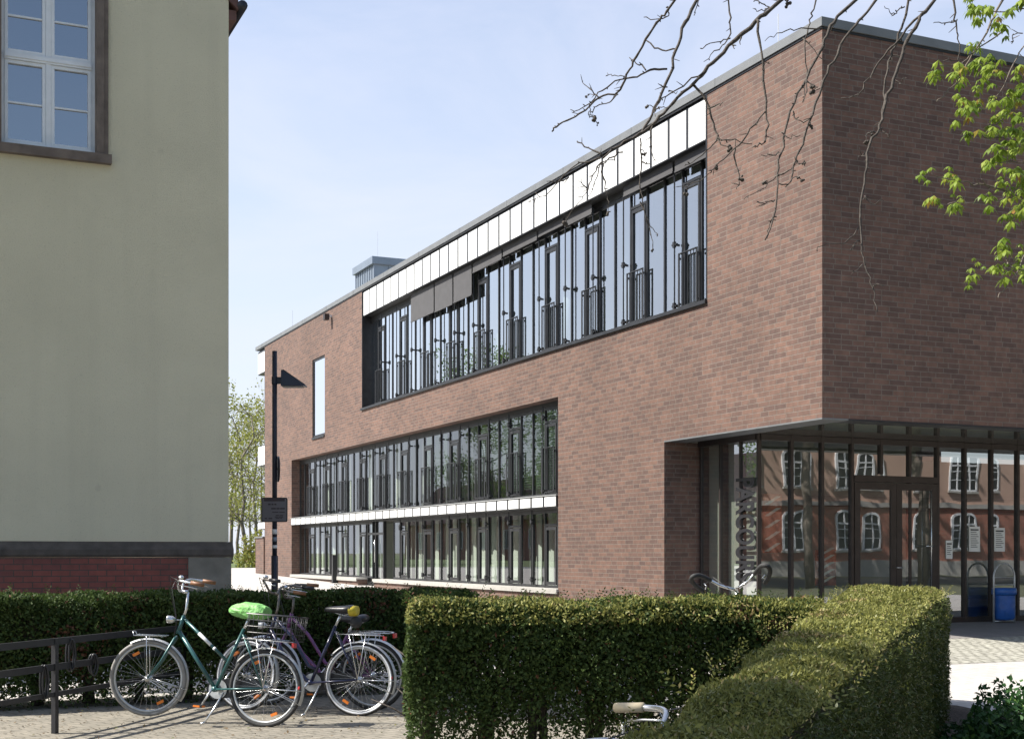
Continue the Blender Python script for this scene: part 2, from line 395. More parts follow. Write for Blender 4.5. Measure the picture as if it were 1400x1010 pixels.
sheet('cobbled_strip', (9.0, 34), [13.75, 15, 16, 17.0], M['cobble'], .007)
sheet('entrance_floor', (X0-.2, 34), [17.0, 18, 20, 24], M['slab'], .010)
sheet('lawn', (-80, 120), [66, 80, 120, 300], M['grass'], .02)
sheet('road', (-200, 300), [-24, -16, -9], M['asphalt'], .004)

# ---------------------------------------------------------------- brick school building
bb = thing('brick_building', (X0, Y0, gz(Y0)), 'long modern brown-red brick building with ribbon windows and glazed corner entrance', 'building')
TH_W = 0.40
zb = -0.3
solid = MB()
tb = [0, 3.32, 4.79, 9.31, 22.0, 23.2, 23.6, 27.28, 28.81, 31.6, 35.66]
zbk = [zb, .64, 3.6, 4.9, 5.5, 6.0, 8.23, 9.64]
for i in range(len(tb)-1):
    tm = (tb[i]+tb[i+1])/2; run = None
    for j in range(len(zbk)):
        ok = False
        if j < len(zbk)-1:
            zm = (zbk[j]+zbk[j+1])/2; ok = True
            if tm < 4.79 and zm < 3.6: ok = False
            if 9.31 < tm < 31.6 and .64 < zm < 4.9: ok = False
            if 22.0 < tm < 23.6 and zm < .64: ok = False
            if 3.32 < tm < 23.2 and zm > 6.0: ok = False
            if 27.28 < tm < 28.81 and 5.5 < zm < 8.23: ok = False
        if ok and run is None: run = zbk[j]
        if not ok and run is not None:
            solid.box(X0, X0+TH_W, Y0+tb[i], Y0+tb[i+1], run, zbk[j]); run = None
solid.box(X0+TH_W, X0+.80, Y0+4.79, Y0+5.19, zb, 3.58)      # return beside the entrance
solid.build('facade_wall', M['brick'], bb)
rw = MB(); rw.box(X0+TH_W, X0+34, Y0, Y0+TH_W, 3.6, 9.64); rw.build('gable_wall', M['brick'], bb)
lw = MB(); lw.box(X0-.05, X0+.35, Y0+35.66, Y0+37.0, zb, 2.08); lw.build('low_wall', M['brick'], bb)
lc = MB(); lc.box(X0-.09, X0+.39, Y0+35.67, Y0+37.05, 2.082, 2.14); lc.build('wall_cap', M['copper'], bb)
fe = MB(); fe.box(X0+.05, X0+34, Y0+35.3, Y0+35.64, zb, 9.6); fe.build('end_wall', M['brick'], bb)
cp = MB()
cp.box(X0-.035, X0+.5, Y0-.035, Y0+37.1, 9.68, 9.82); cp.box(X0+.5, X0+34, Y0-.035, Y0+.5, 9.68, 9.82)
for k in range(1, 13): cp.box(X0-.039, X0+.504, Y0+3.0*k-.006, Y0+3.0*k+.006, 9.676, 9.824)
cp.build('coping', M['copper'], bb)
cs2 = MB(); cs2.box(X0-.012, X0+.45, Y0-.012, Y0+36.9, 9.642, 9.678); cs2.box(X0+.45, X0+34, Y0-.012, Y0+.45, 9.642, 9.678)
cs2.build('coping_shadow_gap', M['dark'], bb)
tr = MB(); tr.box(X0-.006, X0+.5, Y0-.006, Y0+4.785, 3.572, 3.598); tr.build('edge_trim', M['copper'], bb)
tr = MB(); tr.box(X0+.5, X0+34, Y0-.006, Y0+.4, 3.572, 3.598); tr.build('edge_trim', M['dark'], bb)  # same trim, the darker metal here paints in this side's shade
sf = MB(); sf.box(X0+.01, X0+34, Y0+.42, Y0+4.78, 3.60, 3.64); sf.build('soffit', M['soffit'], bb)
rf = MB(); rf.box(X0+.41, X0+34, Y0+.41, Y0+35.3, 9.2, 9.5); rf.build('roof', M['conc'], bb)
# interior: floors, back wall, cross walls
fl = MB()
fl.box(X0+.75, X0+15, Y0+5.3, Y0+35.2, .35, .5); fl.box(X0+.5, X0+15, Y0+5.3, Y0+35.2, 2.45, 2.66); fl.box(X0+.5, X0+15, Y0+.5, Y0+35.2, 5.55, 5.85)
fl.build('floor_slab', M['infloor'], bb)
iw = MB()
iw.box(X0+6.5, X0+6.6, Y0+5.5, Y0+35.2, .5, 9.2); iw.box(X0+6.5, X0+6.6, Y0+.5, Y0+5.5, 5.85, 9.2)
for t in (3.0, 9.0, 14.6, 19.2, 23.4, 29.5): iw.box(X0+.9, X0+6.5, Y0+t, Y0+t+.12, 5.85, 9.2)
for t in (5.5, 12.3, 18.2, 24.0, 31.9): iw.box(X0+.9, X0+6.5, Y0+t, Y0+t+.12, .5, 5.55)
iw.box(X0+1.6, X0+34, Y0+7.3, Y0+7.4, 0, 3.6)
iw.box(X0+.95, X0+1.0, Y0+3.55, Y0+5.25, 0, 3.56)
iw.build('inner_wall', M['inwall'], bb)
for t in (4.9, 8.3, 11.2, 16.8, 21.6):
    c = MB(); c.lathe((X0+1.25, Y0+t, 0), [(.16, 5.86), (.16, 9.19)], 12); c.build('column', M['wframe'], bb, True)

def ribbon(ta, tbn, z0, z1, rail, guides, zguides, first=1, skip=()):
    """glazed band: three-light windows, each with a narrow casement"""
    gx = X0 + .33; n = round((tbn-ta)/.66); w = (tbn-ta)/n
    for k0 in range(0, n, 3):
        k1 = min(k0+3, n); a, b = Y0+ta+w*k0, Y0+ta+w*k1
        if any(s0 < (a+b)/2-Y0 < s1 for s0, s1 in skip): continue
        f = MB(); e = .004
        for k in range(k0, k1+1):
            y = Y0+ta+w*k
            ya, yb = (y, y+.022) if k == k0 else (y-.022, y) if k == k1 else (y-.02, y+.02)
            f.box(gx-.025, gx+.06, ya, yb, z0, z1)
        f.box(gx-.022, gx+.056, a+.03, b-.03, z0+e, z0+.06); f.box(gx-.022, gx+.056, a+.03, b-.03, z1-.07, z1-e)
        kc = k0+first
        if kc < k1:
            ya, yb = Y0+ta+w*kc+.05, Y0+ta+w*(kc+1)-.05; zt = z1-.38
            f.box(gx-.03, gx+.03, ya, ya+.055, z0+.07, zt); f.box(gx-.03, gx+.03, yb-.055, yb, z0+.07, zt)
            f.box(gx-.03, gx+.03, ya+.056, yb-.056, z0+.07, z0+.14); f.box(gx-.03, gx+.03, ya+.056, yb-.056, zt-.07, zt)
            f.box(gx-.028, gx+.05, ya-.02, yb+.02, zt+.02, zt+.07)
        wd = f.build('window', M['dark'], bb)
        p = MB()
        p.quad((gx, b, z0+.03), (gx, a, z0+.03), (gx, a, z1-.03), (gx, b, z1-.03)); p.build('pane', M['glass'] if z0 > 5 else M['glass_low'], wd)
        if rail and kc < k1:
            g = MB(); ya, yb = Y0+ta+w*kc+.02, Y0+ta+w*(kc+1)-.02; xr = X0+.22; zr = z0+.08; zt = z0+1.10
            g.bar((xr, ya, zr), (xr, ya, zt), .05, .014); g.bar((xr, yb, zr), (xr, yb, zt), .05, .014)
            g.box(xr-.022, xr+.022, ya+.008, yb-.008, zt-.022, zt-.004); g.box(xr-.02, xr+.02, ya+.008, yb-.008, zr, zr+.018)
            for q in range(1, 6):
                y = ya+(yb-ya)*q/6; g.box(xr-.007, xr+.007, y-.007, y+.007, zr+.019, zt-.023)
            for y in (ya, yb): g.box(xr+.012, gx-.075, y-.02, y+.02, zr+.05, zr+.09); g.box(xr+.012, gx-.075, y-.02, y+.02, zt-.12, zt-.08)
            g.build('railing', M['dark'], wd)
    for t in guides:
        g = MB(); x = X0+.20
        g.tube([(x, Y0+t, z0+.05), (x, Y0+t, z1+.02)], .014, 6)
        for zz in zguides:
            zq = z0+(z1-z0)*zz
            g.box(x, gx-.02, Y0+t-.012, Y0+t+.012, zq-.02, zq+.02)
            g.box(x-.02, x+.03, Y0+t-.075, Y0+t+.075, zq-.018, zq+.018)
            g.box(x-.03, x+.02, Y0+t-.03, Y0+t+.03, zq-.055, zq+.055)
        g.build('blind_guide', M['dark'], bb)
# upper ribbon
ribbon(3.32, 23.2, 6.0, 8.74, True, (4.75, 6.73, 8.05, 9.36, 10.7, 12.7, 14.6, 15.9, 17.3, 19.2, 20.5, 21.9), (.05, .47))
ribbon(9.31, 31.6, 2.78, 4.80, True, (10.5, 12.4, 13.6, 15.5, 16.9, 19.4, 21.2, 22.5, 23.8, 26.4, 27.7, 29.0), (.06, .88))
ribbon(9.31, 31.6, .70, 2.46, False, (11.1, 12.4, 13.8, 15.0, 16.3, 18.3, 20.2, 26.4, 28.5), (.10, .86), skip=((21.9, 23.7),))
# spandrels
def cladding(ta, tbn, z0, z1, xf, name='cladding'):
    n = round((tbn-ta)/.66); w = (tbn-ta)/n; b = MB(); s = MB()
    for k in range(n):
        s.box(X0+xf, X0+xf+.006, Y0+ta+w*k+.045, Y0+ta+w*(k+1)-.045, z0, z1)
    s.build(name, M['white'], bb)
    b.box(X0+xf+.004, X0+.30, Y0+ta+.002, Y0+tbn-.002, z0-.02, z1+.02)
    b.build('cladding_rail', M['dark'], bb)
cladding(3.36, 23.16, 8.88, 9.6, .03)
cladding(9.33, 31.58, 2.52, 2.73, -.03)
cap = MB(); cap.box(X0-.05, X0+.28, Y0+9.32, Y0+31.59, 2.752, 2.772); cap.build('cladding_cap', M['alu'], bb)
ls = MB(); ls.box(X0+.30, X0+.5, Y0+3.33, Y0+23.19, 8.742, 9.64); ls.box(X0+.30, X0+.5, Y0+9.32, Y0+31.59, 4.802, 4.9); ls.box(X0+.30, X0+.5, Y0+9.32, Y0+31.59, 2.462, 2.75)
ls.build('lintel', M['dark'], bb)
sl = MB(); sl.box(X0-.05, X0+.42, Y0+3.30, Y0+23.22, 5.93, 5.995); sl.box(X0-.01, X0+.02, Y0+3.30, Y0+3.33, 6.0, 9.64); sl.box(X0+.0, X0+.40, Y0+23.17, Y0+23.197, 6.0, 9.64)
sl.build('sill', M['dark'], bb)
for a, b in ((9.28, 22.0), (23.6, 31.63)):
    s2 = MB(); s2.box(X0-.06, X0+.42, Y0+a, Y0+b, .645, .70); s2.box(X0-.06, X0-.03, Y0+a, Y0+b, .60, .643); s2.build('sill', M['sillm'], bb)
for a, b, d in ((3.36, 4.68, .22), (4.70, 6.66, .20), (7.98, 9.30, .22), (9.32, 10.65, .16), (10.67, 12.65, .20), (12.67, 14.55, .24), (14.57, 15.87, .78), (15.89, 17.25, .80), (17.27, 19.15, .78)):
    q = MB(); q.box(X0+.145, X0+.152, Y0+a+.03, Y0+b-.03, 8.86-d, 8.84); q.box(X0+.135, X0+.162, Y0+a+.03, Y0+b-.03, 8.86-d-.03, 8.86-d-.001); q.build('blind', M['blind'], bb)
# ground-floor door in the long facade
dz0 = gz(Y0+22.8)+.02
dd = MB()
for y in (22.02, 22.78, 23.54): dd.box(X0+.30, X0+.40, Y0+y-.03, Y0+y+.03, dz0, 2.46)
dd.box(X0+.305, X0+.395, Y0+22.05, Y0+23.51, 2.05, 2.12); dd.box(X0+.305, X0+.395, Y0+22.05, Y0+23.51, dz0, dz0+.12)
do = dd.build('door', M['dark'], bb)
pq = MB(); pq.quad((X0+.35, Y0+23.5, dz0+.1), (X0+.35, Y0+22.05, dz0+.1), (X0+.35, Y0+22.05, 2.44), (X0+.35, Y0+23.5, 2.44)); pq.build('pane', M['glass_low'], do)
hd = MB(); hd.tube([(X0+.26, Y0+22.72, 1.2), (X0+.26, Y0+22.72, 1.9)], .014, 8); hd.build('handle', M['chrome'], do, True)
# slit window
sw = MB()
sw.box(X0+.03, X0+.2, Y0+27.285, Y0+27.34, 5.51, 8.22); sw.box(X0+.03, X0+.2, Y0+28.75, Y0+28.805, 5.51, 8.22)
sw.box(X0+.03, X0+.2, Y0+27.342, Y0+28.748, 5.51, 5.58); sw.box(X0+.03, X0+.2, Y0+27.342, Y0+28.748, 8.15, 8.22); sw.box(X0-.04, X0+.2, Y0+27.29, Y0+28.80, 5.44, 5.505)
so = sw.build('window', M['dark'], bb)
pq = MB(); pq.quad((X0+.05, Y0+28.75, 5.55), (X0+.05, Y0+27.34, 5.55), (X0+.05, Y0+27.34, 8.18), (X0+.05, Y0+28.75, 8.18)); pq.build('pane', M['glass'], so)
# curtains and blinds behind the glass
def curtain(t0, t1, z0, z1, x):
    mb = MB(); n = max(6, int((t1-t0)*26)); vs = []
    for i in range(n+1):
        y = Y0+t0+(t1-t0)*i/n; xx = x+.045*math.sin(i*2.1)+.012*math.sin(i*5.3)
        vs += [(xx, y, z0), (xx, y, z1)]
    mb.add(vs, [(2*i, 2*i+1, 2*i+3, 2*i+2) for i in range(n)])
    mb.build('curtain', M['curtain'], bb, True)
for a, b in ((9.6, 10.2), (10.9, 11.5), (12.1, 12.5), (13.0, 13.5), (14.0, 15.4), (16.1, 16.6), (17.2, 17.9), (18.6, 19.0), (19.8, 20.5), (24.4, 25.0), (26.0, 26.4), (27.3, 28.1), (29.2, 29.5), (30.2, 30.9)):
    curtain(a, b, .72, 2.44, X0+.80)
for a, b in ((10.6, 10.85), (11.6, 11.9), (12.6, 12.9), (15.6, 15.9), (17.0, 17.1), (20.6, 21.0), (25.2, 25.6), (28.3, 28.9), (30.5, 31.0)): curtain(a, b, .72, 2.44, X0+.70)
for a, b in ((10.0, 10.5), (16.2, 16.5), (19.6, 20.1), (22.0, 22.4), (24.6, 25.0), (27.0, 27.5), (29.4, 29.9)): curtain(a, b, 2.8, 4.8, X0+.85)
for a, b, zl in ((9.4, 11.3, 2.85), (11.4, 13.2, 3.0), (13.3, 15.2, 3.6), (17.4, 19.2, 3.4)):
    v = MB()
    for i in range(int((4.78-zl)/.06)):
        z = zl+i*.06; v.quad((X0+.56, Y0+a, z+.035), (X0+.56, Y0+b, z+.035), (X0+.60, Y0+b, z), (X0+.60, Y0+a, z))
    v.build('venetian_blind', M['slat'], bb)
# entrance glazing: recessed under the overhang
GX, GY = X0+.78, Y0+2.85
def eglass(pts_, fin, name):
    pass
gl = MB(); pn = MB(); zf = gz(GY)+.010
for t in (2.85, 3.40, 4.06, 4.72): gl.box(GX-.03, GX+(.05 if t < 3 else .15), Y0+t-.02, Y0+t+.02, zf, 3.598)
gl.box(GX-.05, GX+.05, Y0+2.88, Y0+4.77, zf, zf+.09); gl.box(GX-.05, GX+.05, Y0+2.88, Y0+4.77, 3.50, 3.597)
XS = [GX+.025+.668*k for k in range(0, 34)]
for k, x in enumerate(XS):
    zlo = 2.95 if k in (4,) else zf
    if k == 0: continue
    gl.box(x-.028, x+.028, GY-.05, GY+.05, zlo, 3.598)
gl.box(GX+.03, XS[-1], GY-.045, GY+.045, 3.49, 3.596)
gl.box(GX+.03, XS[3]-.03, GY-.045, GY+.045, zf, zf+.1); gl.box(XS[6]+.03, XS[-1], GY-.045, GY+.045, zf, zf+.1)
gl.box(XS[3]+.029, XS[6]-.029, GY-.07, GY+.05, 2.80, 2.92)
eg = gl.build('entrance_glazing', M['bronze'], bb)
pn.quad((GX, Y0+4.78, zf+.05), (GX, Y0+2.86, zf+.05), (GX, Y0+2.86, 3.55), (GX, Y0+4.78, 3.55))
for k in range(len(XS)-1):
    zlo = 2.9 if k in (3, 4, 5) else zf+.05; e = .0008*((k*7) % 5-2)
    pn.quad((XS[k], GY+e, zlo), (XS[k+1], GY-e, zlo), (XS[k+1], GY-e, 3.55), (XS[k], GY+e, 3.55))
pn.build('pane', M['glass2'], eg)
for s_, (xa, xb) in enumerate(((XS[3]+.04, (XS[3]+XS[6])/2-.004), ((XS[3]+XS[6])/2+.004, XS[6]-.04))):
    d = MB(); w = .125
    d.box(xa, xa+w, GY-.06, GY-.01, zf+.01, 2.79); d.box(xb-w, xb, GY-.06, GY-.01, zf+.01, 2.79)
    d.box(xa+w+.001, xb-w-.001, GY-.06, GY-.01, 2.66, 2.79); d.box(xa+w+.001, xb-w-.001, GY-.06, GY-.01, zf+.01, zf+.18)
    do = d.build('entrance_door', M['bronze'], bb)
    p = MB(); p.quad((xa+w, GY-.035, zf+.1), (xb-w, GY-.035, zf+.1), (xb-w, GY-.035, 2.7), (xa+w, GY-.035, 2.7)); p.build('pane', M['glass2'], do)
    h = MB(); xh = xb-.06 if s_ == 0 else xb-w-.10
    if s_ == 0: h.tube([(xh, GY-.12, zf+1.05), (xh, GY-.17, zf+1.05), (xh+.11, GY-.17, zf+1.05)], .011, 8)
    else: h.tube([(xh-.12, GY-.16, zf+1.45), (xh+.06, GY-.16, zf+1.45)], .014, 8); h.tube([(xh, GY-.16, zf+.55), (xh, GY-.16, zf+2.5)], .011, 8)
    h.build('handle', M['chrome'], do, True)
# vertical lettering on a pale film behind the left panes
film = MB(); film.box(GX+.052, GX+.056, Y0+2.875, Y0+3.30, .3, 3.45); film.build('window_film', M['inwall'], bb)
cu = bpy.data.curves.new('txt', 'FONT'); cu.body = 'PARCOURS'; cu.size = 1.0; cu.offset = .032; cu.extrude = .004; cu.space_character = 1.04
tmp = bpy.data.objects.new('tmp_text', cu); COL.objects.link(tmp)
dg = bpy.context.evaluated_depsgraph_get(); me = bpy.data.meshes.new_from_object(tmp.evaluated_get(dg))
bpy.data.objects.remove(tmp)
co = np.empty(len(me.vertices)*3); me.vertices.foreach_get('co', co); co = co.reshape(-1, 3)
lo, hi = co.min(0), co.max(0); TL, THh = 1.86, .60                # text length (down) and letter height (along the pane)
ux = (co[:, 0]-lo[0])/(hi[0]-lo[0])*TL; uy = (co[:, 1]-lo[1])/(hi[1]-lo[1])*THh
nc = np.stack([GX-.034+co[:, 2]*.5, Y0+3.52-uy, 2.84-ux], axis=1)
nc = nc-np.array(org(bb)); me.vertices.foreach_set('co', nc.reshape(-1)); me.update()
lt = link('lettering', me, M['black'], bb); tag(lt, 'PARCOURS in dark capitals running down the corner glass')
# roof structure, roof handrail
rb = MB(); bx0, by0 = X0+3.4, Y0+32.2; by1 = Y0+34.5
zr = 12.55
rs = MB(); rs.box(bx0, bx0+5, by0, by1, 9.5, zr)
for k in range(9):
    y = by0+(by1-by0)*k/8; rs.box(bx0-.025, bx0, y-.02, y+.02, 9.5, zr)
    x = bx0+.6*k; rs.box(x-.02, x+.02, by0-.025, by0, 9.5, zr)
ro = rs.build('roof_structure', M['zinc'], bb)
rc = MB(); rc.box(bx0-.12, bx0+5.1, by0-.12, by1+.1, zr+.002, zr+.28); rc.build('fascia', M['zinc'], ro)
rd = MB(); rd.box(bx0-.06, bx0-.03, by0+.7, by0+1.6, 10.6, 11.9); rd.build('vent', M['dark'], ro)
lr = MB()
for x, y, h in ((bx0+.2, by0+.2, 1.3), (X0+.6, Y0+2.0, .9), (X0+5.5, Y0+.9, .8), (X0+1, Y0+35.2, 1.3)):
    lr.tube([(x, y, 9.5 if h != 1.3 else 9.6), (x, y, (zr if x == bx0+.2 else 9.8)+h)], .006, 5)
lr.build('lightning_rod', M['alu'], bb)
hr = MB()
for t in (26.6, 28.0, 29.4): hr.tube([(X0+.6, Y0+t-3, 9.82), (X0+.6, Y0+t-3, 10.22)], .018, 6); hr.box(X0+.5, X0+.7, Y0+t-3.1, Y0+t-2.9, 9.821, 9.87)
hr.tube([(X0+.6, Y0+21.2, 10.2), (X0+.6, Y0+28.2, 10.2)], .018, 6); hr.build('roof_handrail', M['alu'], bb, True)
# wrapped bay at the far end
for z0, z1 in ((8.7, 9.5), (5.0, 5.75), (2.45, 2.7)):
    wb_ = MB(); wb_.box(X0+.02, X0+.05, Y0+35.72, Y0+36.26, z0, z1); wb_.build('cladding', M['white'], bb)
    wb_ = MB(); wb_.box(X0+.02, X0+.05, Y0+36.34, Y0+36.85, z0, z1); wb_.build('cladding', M['white'], bb)
wg = MB()
for z0, z1 in ((8.66, 9.6), (4.96, 5.8), (2.42, 2.74)): wg.box(X0+.052, X0+.5, Y0+35.68, Y0+36.95, z0, z1)
wg.box(X0+.0, X0+.10, Y0+35.662, Y0+35.70, 2.15, 9.63)
wg.build('cladding_rail', M['dark'], bb)

sc = thing('security_camera', (X0, Y0+26.5, 9.4), 'small brown camera box fixed high on the brick wall under the coping', 'camera')
m_ = MB(); m_.box(X0-.10, X0-.002, Y0+26.45, Y0+26.55, 9.36, 9.44); m_.build('bracket', M['whitep'], sc)
m_ = MB(); m_.box(X0-.26, X0-.10, Y0+26.40, Y0+26.60, 9.26, 9.46); m_.build('housing', M['bronze'], sc)
# notices on the entrance glass
def notice(xa, xb, z0, z1, lab, rows):
    o = MB(); o.box(xa, xb, GY-.012, GY-.008, z0, z1); p = tag(o.build('notice', M['paper']), lab, 'notice', 'paper notices on the entrance glass')
    t = MB(); w = xb-xa
    for i in range(rows):
        z = z1-.07-(z1-z0-.12)*i/rows; a = xa+w*.14; b = xb-w*(.14+.3*((i*5) % 3)/3)
        t.box(a, b, GY-.0145, GY-.0125, z-.008, z+.004 if i else z+.02)
    t.build('print', M['ink'], p)
notice(5.03+X0, 5.19+X0, 1.38, 1.73, 'smallest paper notice on the glass just right of the double door', 6)
notice(5.60+X0, 5.87+X0, 1.52, 2.00, 'white text notice on the glass above the reflected bin hoop', 9)
notice(6.23+X0, 6.50+X0, 1.52, 1.98, 'white text notice with yellowish heading on the glass above the blue bin', 9)
# large colourful posters inside the lobby
for xa, xb, z0, z1, lab in ((.95, 1.35, 1.5, 2.55, 'striped colourful poster standing inside the corner glass'), (2.1, 2.55, .9, 1.55, 'red poster low inside the entrance left of the door')):
    o = MB(); o.box(X0+xa, X0+xb, GY+.10, GY+.13, z0, z1); p = tag(o.build('poster', M['pic']), lab, 'poster')
    t = MB()
    for i in range(5):
        a = z0+(z1-z0)*i/5; t.extr([(X0+xa+.02, GY+.097, a+.02), (X0+xa+.12, GY+.097, a+.02), (X0+xb-.02, GY+.097, a+.17), (X0+xb-.12, GY+.097, a+.17)], (0, .002, 0))
    t.build('stripe', M['paper'], p)

# ---------------------------------------------------------------- plaster house on the left
PY, PX = 19.96, 4.375; hx0 = -16.0; hy1 = PY+12.5
pb = thing('plaster_house', (PX-6, PY, 0), 'old cream rendered house with stone-framed window and red tiled plinth', 'house')
w0 = MB()
wx0, wx1, wz0, wz1 = X0-11.93, X0-10.40, 7.16, 9.62      # window hole
w0.box(hx0, wx0, PY, PY+.5, 1.66, 9.5); w0.box(wx1, PX, PY, PY+.5, 1.66, 9.5)
w0.box(wx0, wx1, PY, PY+.5, 1.66, wz0)
w0.box(wx0, wx1, PY, PY+.5, wz1+.3, 9.95) if False else None
w0.box(PX-.5, PX, PY+.5, hy1, 1.66, 9.5); w0.box(hx0, PX-.5, hy1-.5, hy1, 1.66, 9.5); w0.box(hx0, wx0, PY, PY+.5, 9.5, 11.2); w0.box(wx1, PX, PY, PY+.5, 9.5, 11.2)
w0.box(wx0, wx1, PY, PY+.5, wz1, 11.2)
w0.build('wall', M['stucco'], pb)
pl = MB(); pl.box(hx0, PX-.60, PY-.03, PY+.5, -.2, 1.43); pl.build('tiled_plinth', M['tile'], pb)
cst = MB(); cst.box(PX-.598, PX+.03, PY-.045, PY+.6, .92, 1.43); cst.box(PX-.58, PX+.04, PY-.06, PY+.6, .30, .912); cst.box(PX-.6, PX+.06, PY-.07, PY+.6, -.2, .292)
cst.box(PX-.3, PX+.03, PY+.6, hy1, -.2, 1.43); cst.build('corner_stone', M['stone2'], pb)
cn = MB()
prof = [(0, 1.432), (-.05, 1.432), (-.075, 1.47), (-.075, 1.545), (-.03, 1.60), (0, 1.658)]
cn.extr([(hx0, PY+a, z) for a, z in prof], (PX+.06-hx0, 0, 0)); cn.extr([(PX-a, PY+.01, z) for a, z in prof], (0, 12, 0)); cn.build('cornice', M['cornice'], pb)
st = MB()
st.box(wx1-.13, wx1+.03, PY-.05, PY+.28, wz0, 11.0); st.box(wx0-.12, wx0+.13, PY-.05, PY+.28, wz0, 11.0)
st.box(wx1-.13, wx1-.03, PY-.075, PY-.05, wz0, 11.0)
hw = MB()
xi0, xi1 = wx0+.13, wx1-.13; zt = 9.62
wnm = MB(); yf = PY+.16
def rect(mb, x0, x1, z0, z1, t, y0, y1):
    mb.box(x0, x0+t, y0, y1, z0, z1); mb.box(x1-t, x1, y0, y1, z0, z1); mb.box(x0+t, x1-t, y0, y1, z0, z0+t); mb.box(x0+t, x1-t, y0, y1, z1-t, z1)
rect(wnm, xi0, xi1, wz0+.02, zt, .05, yf, yf+.08)
xm = (xi0+xi1)/2; zm = 8.45
wnm.box(xi0+.05, xi1-.05, yf-.03, yf+.06, zm-.05, zm+.05); wnm.box(xi0+.05, xi1-.05, yf-.045, yf-.03, zm-.02, zm+.03)
wnm.box(xm-.035, xm+.035, yf-.02, yf+.06, wz0+.07, zm-.05); wnm.box(xm-.035, xm+.035, yf-.02, yf+.06, zm+.05, zt-.05)
wnm.box(xi0+.05, xi1-.05, yf-.05, yf+.02, wz0+.03, wz0+.075)
for a, b in ((xi0+.05, xm-.035), (xm+.035, xi1-.05)):
    for c, d in ((wz0+.08, zm-.052), (zm+.052, zt-.052)):
        rect(wnm, a+.002, b-.002, c+.002, d-.002, .045, yf-.012, yf+.04)
        z = c+(d-c)*.49; wnm.box(a+.047, b-.047, yf+.002, yf+.03, z-.012, z+.012)
wo = wnm.build('window', M['wframe'], pb)
g = MB(); g.quad((xi0+.05, yf+.03, wz0+.08), (xi1-.05, yf+.03, wz0+.08), (xi1-.05, yf+.03, zt-.05), (xi0+.05, yf+.03, zt-.05)); g.build('pane', M['glass3'], wo)
st.build('surround', M['stone'], wo)
ss = MB(); ss.box(wx0-.2, wx1+.07, PY-.11, PY+.2, wz0-.13, wz0-.002); ss.build('sill', M['stone'], wo)
ss = MB(); ss.box(wx0-.6, wx1+.6, PY+.9, PY+1.0, 6.5, 11.5); ss.build('dark_room_sheet', M['dark'], pb)  # dark sheet put in for the unlit room behind the pane
rf = MB(); e = .14
rf.extr([(PX+e, PY-.02, 9.55), (PX+e, PY-.02, 9.72), (PX-5.5, PY-.02, 14.5), (PX-5.5, PY-.02, 14.3)], (0, 13, 0))
rf.extr([(hx0, PY+.1, 11.2), (PX-1.6, PY+.1, 11.2), (PX-5.5, PY+.1, 14.3), (hx0, PY+.1, 14.3)], (0, .2, 0))
rf.box(PX-.3, PX+e-.02, PY+.02, hy1, 9.40, 9.545)
ro = rf.build('roof', M['rooft'], pb)
gt = MB(); gt.tube([(PX+e+.06, PY-.05, 9.62), (PX+e+.06, hy1, 9.62)], .075, 10); gt.build('gutter', M['dark'], ro, True)
wlmp = thing('round_wall_lamp', (PX, 27.2, 4.2), 'dark ringed round lamp sticking out of the cream house side', 'lamp')
cl = Vector((PX, 27.2, 4.6))
q = MB(); q.tube([cl+Vector((.0, 0, 0)), cl+Vector((.16, 0, 0))], .03, 8); q.build('bracket', M['black'], wlmp, True)
q = MB()
q.tube([cl+Vector((.16+.16*math.cos(t), 0, .24*math.sin(t))) for t in np.linspace(0, 2*math.pi, 20)[:-1]], .022, 6, True); q.build('ring', M['black'], wlmp, True)
q = MB(); q.ball(cl+Vector((.16, 0, 0)), .13, .05, .2); q.build('lens', M['conc'], wlmp, True)

# ---------------------------------------------------------------- street lamp with signs, bollard
LZ = 22.0; lp = W((375.5-700)/FPX*LZ, LZ); lg = gz(lp.y); UX = W(1, 0) - W(0, 0)      # camera-right direction
FW = W(0, 1) - W(0, 0)
lamp = thing('street_lamp', (lp.x, lp.y, lg), 'dark blue-grey lamp post with a wedge-shaped lamp head before the brick wall', 'street lamp')
q = MB(); q.tube([(lp.x, lp.y, lg), (lp.x, lp.y, 1.45)], .055, 14); q.tube([(lp.x, lp.y, 1.4), (lp.x, lp.y, 4.78)], .040, 14); q.build('pole', M['navy'], lamp, True)
q = MB()
def LP(dx, h, dy=0): return Vector((lp.x, lp.y, 0)) + UX*dx + FW*dy + Vector((0, 0, h))
def lh(py): return CAMH+(755-py)/FPX*LZ
q.tube([LP(0, 4.24), LP(0, 4.36)], .05, 12); q.bar(LP(.03, 4.30), LP(.13, 4.30), .06, .11); q.build('bracket', M['navy'], lamp)
q = MB()
q.extr([LP(.12, 4.20, -.13), LP(.12, 4.46, -.10), LP(.16, 4.47, -.10), LP(.50, 4.235, -.10), LP(.52, 4.20, -.13)], FW*.24); q.build('lamp_head', M['navy'], lamp)
q = MB(); q.extr([LP(.14, 4.198, -.10), LP(.46, 4.198, -.10), LP(.46, 4.198, .08), LP(.14, 4.198, .08)], (0, 0, -.012)); q.build('diffuser', M['conc'], lamp)
q = MB()
for h, c in ((2.33, 0), ): pass
q.tube([LP(0, 1.80), LP(0, 1.88)], .0425, 14); q.build('sticker', M['paper'], lamp, True)
q = MB(); q.tube([LP(0, 1.68), LP(0, 1.75)], .0425, 14); q.build('sticker', M['zinc'], lamp, True)
q = MB(); q.tube([LP(0, 1.57), LP(0, 1.62)], .0425, 14); q.build('sticker', M['paper'], lamp, True)
sg = thing('sign_board', tuple(LP(0, 2.2)), 'grey rectangular notice board with dark rim clamped to the lamp post', 'sign')
